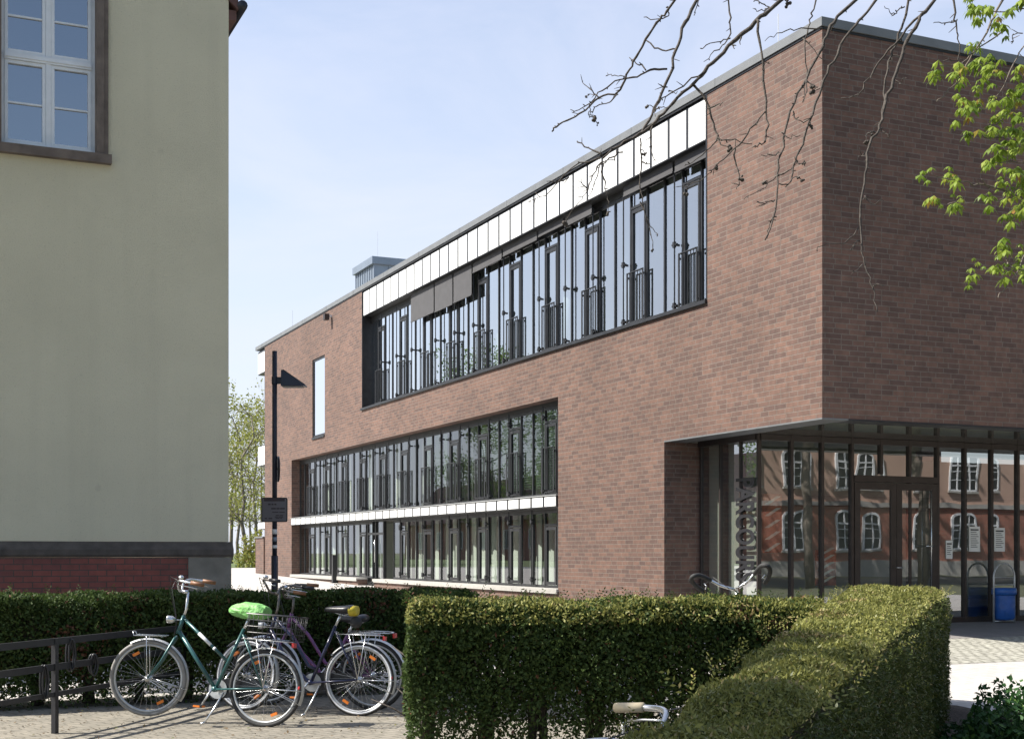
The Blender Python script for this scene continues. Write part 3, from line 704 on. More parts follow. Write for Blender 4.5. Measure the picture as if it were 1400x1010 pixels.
z0, z1 = lh(713.5), lh(680); x0, x1 = (358.5-375.5)/FPX*LZ, (394-375.5)/FPX*LZ
def rrect(x0, x1, z0, z1, r, y):
    P = []
    for cx, cz, a0 in ((x1-r, z1-r, 0), (x0+r, z1-r, 90), (x0+r, z0+r, 180), (x1-r, z0+r, 270)):
        for k in range(5): a = R(a0+22.5*k); P.append(LP(cx+r*math.cos(a), cz+r*math.sin(a), y))
    return P
q = MB(); q.extr(rrect(x0, x1, z0, z1, .03, -.075), FW*.018); q.build('rim', M['black'], sg)
q = MB(); q.extr(rrect(x0+.016, x1-.016, z0+.016, z1-.016, .02, -.078), FW*.002); q.build('panel', mat('sign_grey', (.15, .14, .15), .5), sg)
q = MB(); w = x1-x0; hh = z1-z0
for fz, segs in ((.90, ((.10, .90),)), (.72, ((.26, .36), (.39, .47), (.50, .58))), (.55, ((.38, .56), (.58, .70), (.72, .90))), (.40, ((.42, .66), (.69, .90))), (.27, ((.55, .68), (.70, .84))), (.21, ((.52, .64), (.66, .84))), (.15, ((.55, .70), (.72, .80)))):
    for a, b in segs:
        k = .022 if fz == .90 else .012 if fz > .5 else .007
        q.extr([LP(x0+w*a, z0+hh*fz-k, -.0805), LP(x0+w*b, z0+hh*fz-k, -.0805), LP(x0+w*b, z0+hh*fz+k, -.0805), LP(x0+w*a, z0+hh*fz+k, -.0805)], FW*.002)
for a, b in ((.13, .22), (.28, .42)):
    q.extr([LP(x0+w*a, z0+hh*.12, -.0805), LP(x0+w*b, z0+hh*.12, -.0805), LP(x0+w*b, z0+hh*.17, -.0805), LP(x0+w*a, z0+hh*.17, -.0805)], FW*.002)
q.build('print', mat('sign_ink', (.045, .03, .035), .5), sg)
rs_ = thing('round_sign', tuple(LP(0, 2.88)), 'round dark sign seen almost edge-on on the lamp post', 'sign')
cR = LP(.045, lh(641)); q = MB(); axd = (UX*.96+FW*.28).normalized(); bx = Vector((0, 0, 1)); by = axd.cross(bx)
q.extr([cR+(bx*math.cos(t)+by*math.sin(t))*.21 for t in np.linspace(0, 2*math.pi, 28)[:-1]], axd*.022); q.build('disc', M['black'], rs_)
q = MB(); q.tube([LP(0, lh(641)), cR], .02, 8); q.build('clamp', M['black'], rs_)
bp_ = W((457-700)/FPX*44.5, 44.5); bg_ = gz(bp_.y)
bo = thing('bollard', (bp_.x, bp_.y, bg_), 'slim dark metal bollard standing before the ground-floor windows', 'bollard')
q = MB(); q.box(bp_.x-.07, bp_.x+.07, bp_.y-.07, bp_.y+.07, bg_, bg_+.93); q.build('post', M['dark'], bo)
q = MB(); q.box(bp_.x-.12, bp_.x+.12, bp_.y-.12, bp_.y+.12, bg_, bg_+.02); q.build('base_plate', M['dark'], bo)
# litter bin
lb = Vector((X0+6.15, GY-.35, gz(GY-.35)+.010))
lbin = thing('litter_bin', tuple(lb), 'blue bin bag hung in an arched steel hoop stand against the entrance glass', 'litter bin')
q = MB(); hw_ = .26
arc = [lb+Vector((-hw_, 0, 0)), lb+Vector((-hw_, 0, .85))]+[lb+Vector((-hw_*math.cos(t), 0, .87+hw_*math.sin(t))) for t in np.linspace(0, math.pi, 12)]+[lb+Vector((hw_, 0, .85)), lb+Vector((hw_, 0, 0))]
q.tube(arc, .019, 8); q.tube([lb+Vector((-hw_, 0, .03)), lb+Vector((hw_, 0, .03))], .014, 6)
q.tube([lb+Vector((-hw_, 0, .86)), lb+Vector((hw_, 0, .86))], .010, 6); q.tube([lb+Vector((-hw_, 0, .72)), lb+Vector((hw_, 0, .72))], .010, 6)
q.build('hoop', M['alu'], lbin, True)
q = MB(); q.lathe(lb, [(.17, .05), (.20, .10), (.205, .3), (.20, .5), (.215, .62), (.20, .64)], 18); q.build('bag', M['bagblue'], lbin, True)
q = MB(); q.lathe(lb, [(.205, .52), (.228, .55), (.232, .60), (.22, .66), (.17, .665)], 18); q.build('bag_rim', M['bagblue'], lbin, True)

# ---------------------------------------------------------------- house across the street (seen in the entrance glass)
oh = thing('red_brick_house', (57, -28, 0), 'old red brick and salmon rendered house mirrored in the entrance glass', 'house')
OY = -28.0; oxs = (31.0, 37.0, 44.0, 47.0, 50.0, 52.6, 55.2, 59.3, 62.4, 65.5, 68.5, 74.0)
ow = MB(); ow.box(24, 98, OY-8, OY, -.2, 4.5); ow.build('brick_wall', M['oldbrick'], oh)
ow = MB(); ow.box(24, 98, OY-8, OY-.02, 4.502, 11.9); ow.build('rendered_wall', M['oldplaster'], oh)
ow = MB(); ow.box(23.8, 98.2, OY, OY+.12, 4.35, 4.65); ow.box(23.8, 98.2, OY, OY+.3, 11.6, 11.95); ow.box(24, 98, OY, OY+.08, -.2, 1.0); ow.build('string_course', M['conc'], oh)
ow = MB(); ow.extr([(24, OY+.5, 11.96), (24, OY-4, 16.5), (24, OY-8.5, 11.96)], (74, 0, 0)); ow.build('roof', M['rooft'], oh)
for x in oxs:
    for z0, z1 in ((1.7, 4.0), (5.5, 7.8)):
        wn_ = MB(); hw_ = .62
        arc = [(x-hw_, OY+.03, z0), (x+hw_, OY+.03, z0)]+[(x+hw_*math.cos(t), OY+.03, z1-.35+.35*math.sin(t)) for t in np.linspace(0, math.pi, 9)]
        for a, b in zip(arc, arc[1:]+arc[:1]): wn_.bar(a, b, .1, .14)
        wn_.box(x-.05, x+.05, OY, OY+.06, z0, z1-.02); wn_.box(x-hw_, x+hw_, OY, OY+.065, z1-.75, z1-.65)
        for zz in (.33, .6): wn_.box(x-hw_, x+hw_, OY, OY+.055, z0+(z1-z0)*zz*.9, z0+(z1-z0)*zz*.9+.05)
        o_ = wn_.build('window', M['wframe'], oh)
        p_ = MB(); p_.extr([(a, OY+.012, c) for a, b, c in arc], (0, .01, 0)); p_.build('pane', M['dark'], o_)
        s_ = MB(); s_.box(x-.8, x+.8, OY, OY+.14, z0-.16, z0-.03); s_.build('sill', M['conc'], o_)

gb_ = thing('garden_house', (-30, 90, .74), 'long low dark-roofed house behind the cream house, mirrored in the ribbon windows', 'house')
q = MB(); q.box(-36, -27, 62, 150, .5, 4.6); q.build('wall', M['oldbrick'], gb_)
q = MB(); q.extr([(-37, 61.6, 4.61), (-31.5, 61.6, 9.2), (-26.4, 61.6, 4.61)], (0, 89, 0)); rf_ = q.build('roof', M['rooft'], gb_)
for y in (72, 95, 121): q = MB(); q.box(-32.2, -31.2, y, y+1.2, 8.5, 10.4); q.build('chimney', M['oldbrick'], rf_)
for k in range(14):
    y = 66+k*6; q = MB(); rectY = [(-26.97, y, 1.9), (-26.97, y+1.3, 1.9), (-26.97, y+1.3, 3.7), (-26.97, y, 3.7)]
    for a, b in zip(rectY, rectY[1:]+rectY[:1]): q.bar(a, b, .09, .09)
    q.bar((-26.97, y+.65, 1.9), (-26.97, y+.65, 3.7), .07, .06); wo_ = q.build('window', M['wframe'], gb_)
    q = MB(); q.box(-26.998, -26.985, y, y+1.3, 1.9, 3.7); q.build('pane', M['dark'], wo_)
# ---------------------------------------------------------------- trees
def branch(mb, p, d, L, r, lvl, tips, spread=.6, up=.15, segs=4):
    pts = [Vector(p)]; rad = [r]; dv = Vector(d).normalized()
    for i in range(segs):
        dv = (dv + Vector((random.gauss(0, .10), random.gauss(0, .10), random.gauss(0, .08)+up*.15))).normalized()
        pts.append(pts[-1]+dv*L/segs); rad.append(r*(1-.62*(i+1)/segs))
    mb.tube(pts, rad, 7 if lvl > 1 else 5, cap=False)
    if lvl <= 0: tips += pts[1:]; return
    for k in range(3 if lvl > 1 else 4):
        i = random.randint(max(1, segs-3), segs); s = dv.cross(Vector((random.gauss(0, 1), random.gauss(0, 1), random.gauss(0, 1)))).normalized()
        branch(mb, pts[i], dv*(1-spread)+s*spread+Vector((0, 0, up)), L*random.uniform(.5, .75), rad[i]*.75, lvl-1, tips, spread, up, segs)
def tree(loc, H, r, lm, bark, label, group, nleaf=2600, ls=.16, cr=None, name='tree', top=.25, cat='tree', lvl=2, start=2):
    loc = Vector(loc); t = thing(name, tuple(loc), label, cat, group)
    tk = MB(); tips = []
    pts = [loc+Vector((random.gauss(0, .06)*i, random.gauss(0, .06)*i, H*.9*i/7)) for i in range(8)]
    tk.tube(pts, [r*(1-.8*i/7)+.012 for i in range(8)], 9)
    lb_ = MB()
    for i in range(start, 8):
        for k in range(3):
            a = random.uniform(0, 6.28); L = (cr or H*.22)*(1.1-.55*abs(i-4)/4)*random.uniform(.7, 1.1)
            branch(lb_, pts[i], (math.cos(a), math.sin(a), .55), L, r*.32*(1-.1*i)+.008, lvl-1, tips)
    tips += [p for p in pts[5:]]
    tk.build('trunk', bark, t, True); lb_.build('limb', bark, t, True)
    T = np.array([tuple(p) for p in tips]); T = T[T[:, 2] > loc.z+H*.9*(start-.8)/7] if start > 2 else T; idx = rng.integers(0, len(T), nleaf)
    cl_ = rng.normal(0, 1, (len(T), 3))*ls*1.1
    C = T[idx]+cl_[idx]+rng.normal(0, 1, (nleaf, 3))*ls*1.5
    A = rng.normal(0, 1, (nleaf, 3)); A[:, 2] -= .5
    quads_obj('crown', leaves(C, A, rng.normal(0, 1, (nleaf, 3)), rng.uniform(.7, 1.3, nleaf)*ls, rng.uniform(.5, .9, nleaf)*ls), lm, t,
              np.clip(rng.random(len(T))[idx]*.6+rng.random(nleaf)*.4, 0, 1))
    return t
far = [(-.222, 78, 13.0), (-.208, 92, 14.5), (-.1975, 84, 13.5), (-.190, 98, 15), (-.180, 90, 13), (-.203, 112, 16), (-.214, 120, 17), (-.186, 125, 17), (-.194, 135, 17)]
flab = ['thin birch partly hidden by the cream house corner', 'tall loose birch just right of the cream house edge', 'slender birch with dark trunk between house and brick wall', 'airy yellow-green birch close to the brick building end', 'birch half hidden behind the far brick corner', 'distant birch standing on the lawn behind the slender one', 'distant birch behind the cream house corner', 'hazy distant birch just beside the white balcony panels', 'farthest birch at the back of the lawn']
for (u, z, h), lb2 in zip(far, flab):
    p = W(u*z, z); tree((p.x, p.y, gz(p.y)), h*.76, .13, M['leaf_birch'], M['bark2'], lb2, 'spring birches on the far lawn', 1500, .17, h*.16, 'birch_tree', lvl=3)
refl = [(-10, 47, 13), (-14, 58, 15), (-9, 66, 14), (-20, 50, 16), (-7, 78, 15), (-24, 70, 17), (-16, 84, 16)]
for i, (x, y, h) in enumerate(refl):
    tree((x, y, gz(y)), h*.82, .2, M['leaf_tree'], M['bark2'], 'green spring tree behind the cream house, seen only in window reflections', 'trees behind the cream house', 11000, .15, h*.20, 'garden_tree', lvl=3)
# garden shrub on the lawn
def shrub(name, c, rx, ry, rz, n, ls, lm, label, cat='shrub'):
    t = thing(name, tuple(c), label, cat); c = np.array(c)
    v = unit(rng.normal(0, 1, (n, 3))); v[:, 2] = np.abs(v[:, 2])
    bumps = 1+.16*np.sin(v[:, 0]*7+1)+.14*np.sin(v[:, 1]*8+2)+.12*np.sin(v[:, 2]*9)
    rr = np.power(rng.random((n, 1)), .28)*bumps[:, None]
    C = c+v*rr*np.array([rx, ry, rz])
    A = rng.normal(0, 1, (n, 3))+v*.8
    quads_obj('foliage', leaves(C, A, v+rng.normal(0, .7, (n, 3)), rng.uniform(.7, 1.3, n)*ls, rng.uniform(.45, .7, n)*ls), lm, t)
    s = MB()
    for k in range(7):
        a = 6.28*k/7; s.tube([c+np.array([0, 0, -.02]), c+np.array([rx*.3*math.cos(a), ry*.3*math.sin(a), rz*.5]), c+np.array([rx*.6*math.cos(a), ry*.6*math.sin(a), rz*.7])], [.012, .008, .004], 5)
    s.build('stem', M['bark'], t)
    return t
p = W(-.190*68, 68); shrub('garden_shrub', (p.x, p.y, gz(p.y)), .9, .9, 1.7, 1500, .16, M['leaf_birch'], 'bright yellow-green shrub beside the far end of the low brick wall')
p = W(3.95, 9.6); shrub('evergreen_shrub', (p.x, p.y, 0), .95, .95, .52, 9000, .055, M['leaf_ivy'], 'low dark green spreading shrub at the right of the near hedge')

# ---------------------------------------------------------------- hedges
def hedge_points(q4, H, n, thick=.20, rr=.10, z0=.02, low=None, seed=0, u_rng=(0, 1), ends=(True, True)):
    """points of a clipped hedge: q4 = footprint corners a,b (left side near->far), c,d (right side far->near)"""
    a, b, c, d = [np.array(p[:2]) for p in q4]
    out = []
    tot = 0
    while tot < n:
        m = n*3
        u = rng.uniform(u_rng[0], u_rng[1], m); v = rng.random(m); z = z0+(H-z0)*rng.random(m)
        P = (a*(1-u)[:, None]+b*u[:, None])*(1-v)[:, None]+(d*(1-u)[:, None]+c*u[:, None])*v[:, None]
        def dist(p, q):
            e = (q-p)/np.linalg.norm(q-p); nn = np.array([e[1], -e[0]]); return (P-p)@nn
        ds = [np.abs(dist(a, b)), np.abs(dist(c, d))]
        nrm = []
        for p, q_ in ((a, b), (c, d)):
            e = (q_-p)/np.linalg.norm(q_-p); nrm.append(np.array([-e[1], e[0]]))
        if ends[0]: ds.append(np.abs(dist(d, a))); e = (a-d)/np.linalg.norm(a-d); nrm.append(np.array([-e[1], e[0]]))
        if ends[1]: ds.append(np.abs(dist(b, c))); e = (c-b)/np.linalg.norm(c-b); nrm.append(np.array([-e[1], e[0]]))
        D = np.stack(ds); k = D.argmin(0); side = D.min(0); topd = H-z
        corner = (side < rr) & (topd < rr)
        dd = np.where(corner, rr-np.sqrt((rr-np.minimum(side, rr))**2+(rr-np.minimum(topd, rr))**2), np.minimum(side, topd))
        x, y = P[:, 0], P[:, 1]
        bump = .028+.014*np.sin(x*9+z*7+seed)+.012*np.sin(y*11-z*9+2*seed)+.010*np.sin(x*23+y*19)*np.sin(z*21+seed)+.011*np.sin(x*3.1+seed)*np.sin(y*2.7)
        keep = (dd > bump) & (dd < bump+thick*rng.power(.6, m))
        if low is not None:
            f = np.clip((z-low[0])/(low[1]-low[0]), low[2], 1)
            clump = .5+.5*np.sin(x*6.5+seed)*np.sin(y*5.5+1)*np.sin(z*8+2)
            keep &= rng.random(m) < f*(.25+.75*clump)
        N = np.array(nrm)[k]; N3 = np.concatenate([N, np.zeros((m, 1))], 1); N3[topd < side] = (0, 0, 1)
        P3 = np.concatenate([P, z[:, None]], 1)
        out.append((P3[keep], N3[keep])); tot += keep.sum()
    Pn = np.concatenate([o[0] for o in out])[:n]; Nn = np.concatenate([o[1] for o in out])[:n]
    return Pn, Nn
def hedge_part(name, P, N, L, asp, lm, parent, up=.3):
    n = len(P)
    A = N*.55+rng.normal(0, .75, (n, 3)); A[:, 2] += up
    nn = N+rng.normal(0, .75, (n, 3))
    l = rng.uniform(.65, 1.3, n)*L
    x, y, z = P[:, 0], P[:, 1], P[:, 2]
    pt = np.sin(x*2.3+1)*np.sin(y*1.9+z*2)+.6*np.sin(x*5.1+y*4.3)*np.sin(z*5+2)+.4*np.sin(x*13)*np.sin(y*11+z*9)
    rnd = np.clip(rng.random(n)*.62+.16+.13*pt, 0, .93); dead = (rng.random(n) < .015) | ((pt < -1.05) & (rng.random(n) < .35)); rnd[dead] = .99
    return quads_obj(name, leaves(P+N*rng.uniform(0, .02, (n, 1)), A, nn, l, l*asp*rng.uniform(.8, 1.25, n)), lm, parent, rnd)
def core(q4, H, inset, z0, parent):  # solid dark core added to block light, standing for the inner twigs
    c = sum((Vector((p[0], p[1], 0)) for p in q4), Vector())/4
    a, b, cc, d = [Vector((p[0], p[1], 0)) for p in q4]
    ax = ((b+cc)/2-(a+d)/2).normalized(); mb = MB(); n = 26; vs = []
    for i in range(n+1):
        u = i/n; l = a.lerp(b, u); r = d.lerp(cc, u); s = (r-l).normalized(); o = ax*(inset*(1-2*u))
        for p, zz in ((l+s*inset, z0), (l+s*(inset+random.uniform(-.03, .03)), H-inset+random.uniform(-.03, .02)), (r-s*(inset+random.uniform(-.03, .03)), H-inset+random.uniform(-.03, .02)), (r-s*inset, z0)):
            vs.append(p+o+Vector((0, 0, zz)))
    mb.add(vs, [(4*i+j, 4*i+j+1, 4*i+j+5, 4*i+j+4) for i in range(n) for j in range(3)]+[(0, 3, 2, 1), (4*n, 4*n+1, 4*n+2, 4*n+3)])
    return mb.build('dark_twig_core', M['twig'], parent)
def stems(parent, pts, H):
    for p in pts:
        s = MB(); p = Vector(p)
        for k in range(3):
            q = p+Vector((random.uniform(-.05, .05), random.uniform(-.05, .05), 0))
            s.tube([q, q+Vector((random.uniform(-.05, .05), random.uniform(-.05, .05), H*.35)), q+Vector((random.uniform(-.2, .2), random.uniform(-.15, .15), H*.75))], [.035, .026, .010], 7)
        for k in range(9):
            z = random.uniform(.15, .7)*H; a = random.uniform(0, 6.28)
            s.tube([p+Vector((0, 0, z)), p+Vector((.25*math.cos(a), .25*math.sin(a), z+.15)), p+Vector((.42*math.cos(a), .42*math.sin(a), z+.22))], [.012, .007, .003], 5)
        s.build('stem', M['bark'], parent, True)
# 1. dark hedge behind the bicycles
d2c = Vector((.912, .410)); nC = Vector((-.410, .912))
P1, P2 = Vector((-6.5, 12.05)), Vector((-.42, 14.8))
def c2w(v): return W(v[0], v[1])
hA = [c2w(P1-nC*.42), c2w(P2-nC*.42), c2w(P2+nC*.42), c2w(P1+nC*.42)]
h1 = thing('hedge', tuple((hA[0]+hA[2])/2), 'dark clipped hedge running behind the parked bicycles', 'hedge')
P, N = hedge_points(hA, 1.12, 135000, .22, .10, .03, (.0, .5, .12), 1)
# left part catches more broad leaves, right part is denser yew
hedge_part('foliage', P, N, .044, .5, M['leaf_privet'], h1)
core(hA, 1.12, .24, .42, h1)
stems(h1, [hA[0].lerp(hA[1], t)*.5+hA[3].lerp(hA[2], t)*.5 for t in np.linspace(.03, .97, 14)], 1.1)
# 2. front arm of the corner hedge
B1, B2 = Vector((-.80, 9.78)), Vector((2.35, 10.02)); dB = (B2-B1).normalized(); nB = Vector((-dB.y, dB.x))
hB = [c2w(B1-nB*.46), c2w(B2-nB*.46), c2w(B2+nB*.46), c2w(B1+nB*.46)]
h2 = thing('hedge', tuple((hB[0]+hB[2])/2), 'leafy sunlit hedge arm with open twiggy base right of the bicycles', 'hedge')
P, N = hedge_points(hB, 1.165, 118000, .34, .17, .02, (.05, .75, .13), 3)
hedge_part('foliage', P, N, .036, .50, M['leaf_privet'], h2)
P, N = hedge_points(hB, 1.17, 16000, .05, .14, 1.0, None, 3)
hedge_part('clipped_sunlit_top', P, N, .035, .4, M['leaf_yewlit'], h2)
stems(h2, [hB[0].lerp(hB[1], t)*.5+hB[3].lerp(hB[2], t)*.5 for t in np.linspace(.06, .95, 8)], 1.15)
# 3. near arm, reaching towards the camera
hC = [c2w(Vector((-.16, 1.5))), c2w(Vector((3.40, 13.7))), c2w(Vector((4.20, 13.0))), c2w(Vector((.17, 1.5)))]
hC = [c2w(Vector((-.155, 1.5))), c2w(Vector((3.42, 13.9))), c2w(Vector((4.24, 13.0))), c2w(Vector((.17, 1.5)))]
h3 = thing('hedge', tuple((hC[0]+hC[2])/2), 'flat-topped clipped yew hedge arm running from the camera towards the entrance', 'hedge')
parts = []
for u0, u1, n, L in ((.05, .16, 70000, .0165), (.16, .34, 80000, .021), (.34, .62, 80000, .027), (.62, 1.0, 70000, .036)):
    P, N = hedge_points(hC, 1.165, n, .13, .17, .03, None, 5, (u0, u1), (False, u1 == 1.0))
    parts.append((P, N, L))
Pa = np.concatenate([p[0] for p in parts]); Na = np.concatenate([p[1] for p in parts]); La = np.concatenate([np.full(len(p[0]), p[2]) for p in parts])
hedge_part('foliage', Pa, Na, La, .32, M['leaf_yew'], h3, .2)
parts = []
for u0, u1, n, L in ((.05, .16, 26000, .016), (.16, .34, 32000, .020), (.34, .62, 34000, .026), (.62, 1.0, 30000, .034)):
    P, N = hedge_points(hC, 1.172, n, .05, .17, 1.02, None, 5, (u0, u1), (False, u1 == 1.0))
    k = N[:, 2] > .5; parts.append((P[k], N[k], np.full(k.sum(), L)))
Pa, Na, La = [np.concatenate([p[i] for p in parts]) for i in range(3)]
hedge_part('clipped_sunlit_top', Pa, Na, La, .34, M['leaf_yewlit'], h3, .1)
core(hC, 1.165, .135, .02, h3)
def shoots(q4, H, n, L, lm, parent):
    V = []; a, b, c, d = [Vector((p[0], p[1], 0)) for p in q4]
    for i in range(n):
        u, v = random.random(), random.choice((random.random(), random.random(), .03, .97)); top = 0.1 < v < .9 or random.random() < .4
        p = a.lerp(b, u).lerp(d.lerp(c, u), v); out = ((a.lerp(b, u))-(d.lerp(c, u))).normalized()*(1 if v < .5 else -1)
        p += Vector((0, 0, H-.03 if top else random.uniform(.35, H)))
        dr = (Vector((random.gauss(0, .5), random.gauss(0, .5), 1)) if top else out+Vector((random.gauss(0, .4), random.gauss(0, .4), .5))).normalized()
        ln = L*random.uniform(.5, 1.4); k = 7; s = dr.cross(Vector((random.gauss(0, 1), random.gauss(0, 1), random.gauss(0, 1)))).normalized()
        for j in range(k):
            q = p+dr*ln*j/k; sg_ = 1 if j % 2 else -1; e = (dr*.7+s*sg_).normalized()*ln*.24; w_ = dr.cross(e).normalized().cross(e).normalized()*ln*.05
            V.append([q, q+e*.5+w_, q+e, q+e*.5-w_])
    quads_obj('shoots', np.array(V), lm, parent)
shoots(hA, 1.12, 260, .09, M['leaf_privet'], h1); shoots(hB, 1.165, 420, .085, M['leaf_privet'], h2); shoots(hC, 1.165, 520, .06, M['leaf_yewlit'], h3)
# planting beds
def bed(name, P, m):
    q = MB(); q.add([(p.x, p.y, .0085) for p in P], [tuple(range(len(P)))]); return tag(q.build(name, m), kind='structure')
bed('planting_bed', [c2w(P1-nC*.55), c2w(P2-nC*.42), c2w(P2+nC*.5), c2w(P1+nC*.5)], M['mulch'])
bed('planting_bed', [c2w(Vector((.1, 1.5))), c2w(Vector((3.2, 8.2))), c2w(Vector((4.9, 8.3))), c2w(Vector((5.0, 10.2))), c2w(Vector((4.35, 13.2))), c2w(Vector((3.2, 13.9))), c2w(Vector((-.3, 1.5)))], M['mulch'])

# ---------------------------------------------------------------- bicycle railing
rl = thing('railing', tuple(W(-3.78, 11.16)), 'black three-bar bicycle railing in front of the dark hedge', 'railing')
rd_ = Vector((.270, .963))
def RP(k, h): v = Vector((-3.78, 11.16))+rd_*k; return W(v.x, v.y, h)
for k in (-2.25, 0, 2.1):
    q = MB(); q.tube([RP(k, 0), RP(k, .79)], .030, 4); q.build('post', M['black'], rl)
for h in (.765, .555, .33):
    q = MB(); q.bar(RP(-2.6, h), RP(2.2, h), .028, .055 if h > .5 else .04); q.build('rail', M['black'], rl)
for i, (k, h, lab) in enumerate(((.22, .74, 'black cable lock looped round the railing right of the post'), (.55, .60, 'black chain lock hanging on the middle rail near the teal bicycle'), (-1.2, .56, 'black chain lock hanging on the middle rail at the left'), (-.15, .55, 'dark cable lock wound round the middle rail at the post'))):
    q = MB(); c = RP(k, h)
    for j in range(2):
        rx, rz_ = random.uniform(.018, .032), random.uniform(.07, .14)
        q.tube([c+UX*(rx*math.cos(t)+.02*j)+Vector((0, 0, rz_*(math.sin(t)-.75)))-FW*.03*math.sin(t*.5) for t in np.linspace(0, 2*math.pi, 16)[:-1]], .010, 6, True)
    q.box(c.x-.03, c.x+.03, c.y-.02, c.y+.02, h-.06, h+.0)
    tag(q.build('cable_lock', M['black'], None, True), lab, 'bicycle lock', 'locks on the railing')

# ---------------------------------------------------------------- bicycles
def smooth_path(pts, n=4):
    P = [Vector(p) for p in pts]; out = []
    for i in range(len(P)-1):
        p0, p1, p2, p3 = P[max(i-1, 0)], P[i], P[i+1], P[min(i+2, len(P)-1)]
        for k in range(n):
            t = k/n; out.append(.5*((2*p1)+(p2-p0)*t+(2*p0-5*p1+4*p2-p3)*t*t+(3*p1-p0-3*p2+p3)*t**3))
    out.append(P[-1]); return out
def bicycle(label, rear, heading, pitch, lean, steer, wb=1.09, r=.335, paint='teal', style='mixte', guard='alu', saddle='black', cover=None, bars='city', grip='black',
            basket=False, frontrack=False, rearrack=True, kick=True, saddle_h=.98, tyre='rubber', wall=None, bar_h=1.17, wheelpaint='alu', front_tyre=None, barm='chrome', name='bicycle'):
    t = thing(name, (0, 0, 0), label, 'bicycle', 'parked bicycles', rot=(0, 0, 0))
    t.location = rear; t.rotation_mode = 'QUATERNION'
    t.rotation_quaternion = (Matrix.Rotation(heading, 3, 'Z') @ Matrix.Rotation(-pitch, 3, 'Y') @ Matrix.Rotation(lean, 3, 'X')).to_quaternion()
    V = Vector
    bb_ = V((.46, 0, .29)); seat = V((.255, 0, saddle_h-.16)); htop = V((wb-.27, 0, .90)); hbot = V((wb-.225, 0, .74)); fa = V((wb, 0, r)); ra = V((0, 0, r))
    ax = (htop-hbot).normalized(); ST = Matrix.Translation(hbot) @ Matrix.Rotation(steer, 4, ax) @ Matrix.Translation(-hbot)
    I = Matrix.Identity(4)
    def B(mb, nm, m, par=t, X=I, sm=True): return mb.xf(X).build(nm, M[m], par, sm, False)
    # frame
    f = MB()
    sdir = (seat-bb_).normalized()
    f.tube([bb_, seat+sdir*.02], .016, 9); f.tube([hbot, htop], .019, 9)
    if style == 'mixte':
        f.tube([hbot+ax*.03, bb_], .018, 9); f.tube([htop-ax*.02, bb_+sdir*.26], .014, 9)
    elif style == 'step':
        f.tube([hbot+ax*.02, hbot+V((-.15, 0, -.22)), bb_+V((.04, 0, .02)), bb_], .020, 9); f.tube([htop-ax*.03, htop+V((-.17, 0, -.20)), bb_+sdir*.14+V((.08, 0, .02)), bb_+sdir*.13], .016, 9)
    else:
        f.tube([hbot+ax*.02, bb_], .019, 9); f.tube([htop-ax*.02, seat-sdir*.03], .015, 9)
    for s in (-1, 1):
        f.tube([bb_+V((-.02, .03*s, 0)), ra+V((0, .055*s, 0))], .009, 7); f.tube([seat+V((-.01, .02*s, -.03)), ra+V((0, .055*s, 0))], .008, 7)
    f.lathe(bb_, [(.024, -.035), (.024, .035)], 12, 'y')
    B(f, 'frame', paint)
    if paint == 'teal':
        f = MB(); a, b = htop-ax*.02, bb_+sdir*.26
        f.tube([a.lerp(b, .35), a.lerp(b, .62)], .0148, 9); f.tube([a.lerp(b, .68), a.lerp(b, .72)], .0148, 9); B(f, 'decal', 'whitep')
    # fork
    f = MB(); cr = hbot-ax*.03
    for s in (-1, 1): f.tube([cr+V((0, .0*s, 0)), cr+V((.005, .05*s, -.01)), cr+(fa-cr)*.55+V((-.015, .055*s, 0)), fa+V((0, .052*s, 0))], [.013, .013, .011, .008], 8)
    B(f, 'fork', paint, t, ST)
    # wheels
    def wheel(nm, c, X):
        n = 44; w = MB()
        w.tube([c+V((math.cos(a)*(r-.019), 0, math.sin(a)*(r-.019))) for a in np.linspace(0, 2*math.pi, n+1)[:-1]], .019, 9, True)
        wo_ = B(w, nm, tyre, t, X)
        if wall:
            w = MB()
            for s in (-1, 1): w.tube([c+V((math.cos(a)*(r-.028), .0135*s, math.sin(a)*(r-.028))) for a in np.linspace(0, 2*math.pi, n+1)[:-1]], .009, 6, True)
            B(w, 'tyre_wall', wall, wo_, X)
        w = MB(); ri = r-.044
        w.tube([c+V((math.cos(a)*ri, 0, math.sin(a)*ri)) for a in np.linspace(0, 2*math.pi, n+1)[:-1]], .012, 7, True); B(w, 'rim', wheelpaint, wo_, X)
        w = MB(); w.lathe(c, [(.010, -.06), (.014, -.05), (.03, -.035), (.03, -.03), (.018, -.026), (.018, .026), (.03, .03), (.03, .035), (.014, .05), (.010, .06)], 12, 'y'); B(w, 'hub', 'chrome', wo_, X)
        w = MB()
        for k in range(32):
            a = 2*math.pi*k/32; b = a+(.42 if k % 4 < 2 else -.42); s = 1 if k % 2 else -1
            w.tube([c+V((.028*math.cos(b), .03*s, .028*math.sin(b))), c+V((math.cos(a)*(ri-.008), .003*s, math.sin(a)*(ri-.008)))], 0.0010, 3, cap=False)
        B(w, 'spokes', 'chrome', wo_, X)
        a0 = random.uniform(0, 6.28)
        for q_ in range(2):
            a = a0+q_*math.pi; cc = c+V((math.cos(a)*(ri-.055), 0, math.sin(a)*(ri-.055))); w = MB()
            e1, e2 = V((math.cos(a), 0, math.sin(a)))*.012, V((-math.sin(a), 0, math.cos(a)))*.030
            w.extr([cc-e1-e2+V((0, -.012, 0)), cc+e1-e2+V((0, -.012, 0)), cc+e1+e2+V((0, -.012, 0)), cc-e1+e2+V((0, -.012, 0))], (0, .024, 0)); B(w, 'spoke_reflector', 'orange', wo_, X, False)
    wheel('rear_wheel', ra, I); tyre = front_tyre or tyre; wheel('front_wheel', fa, ST)
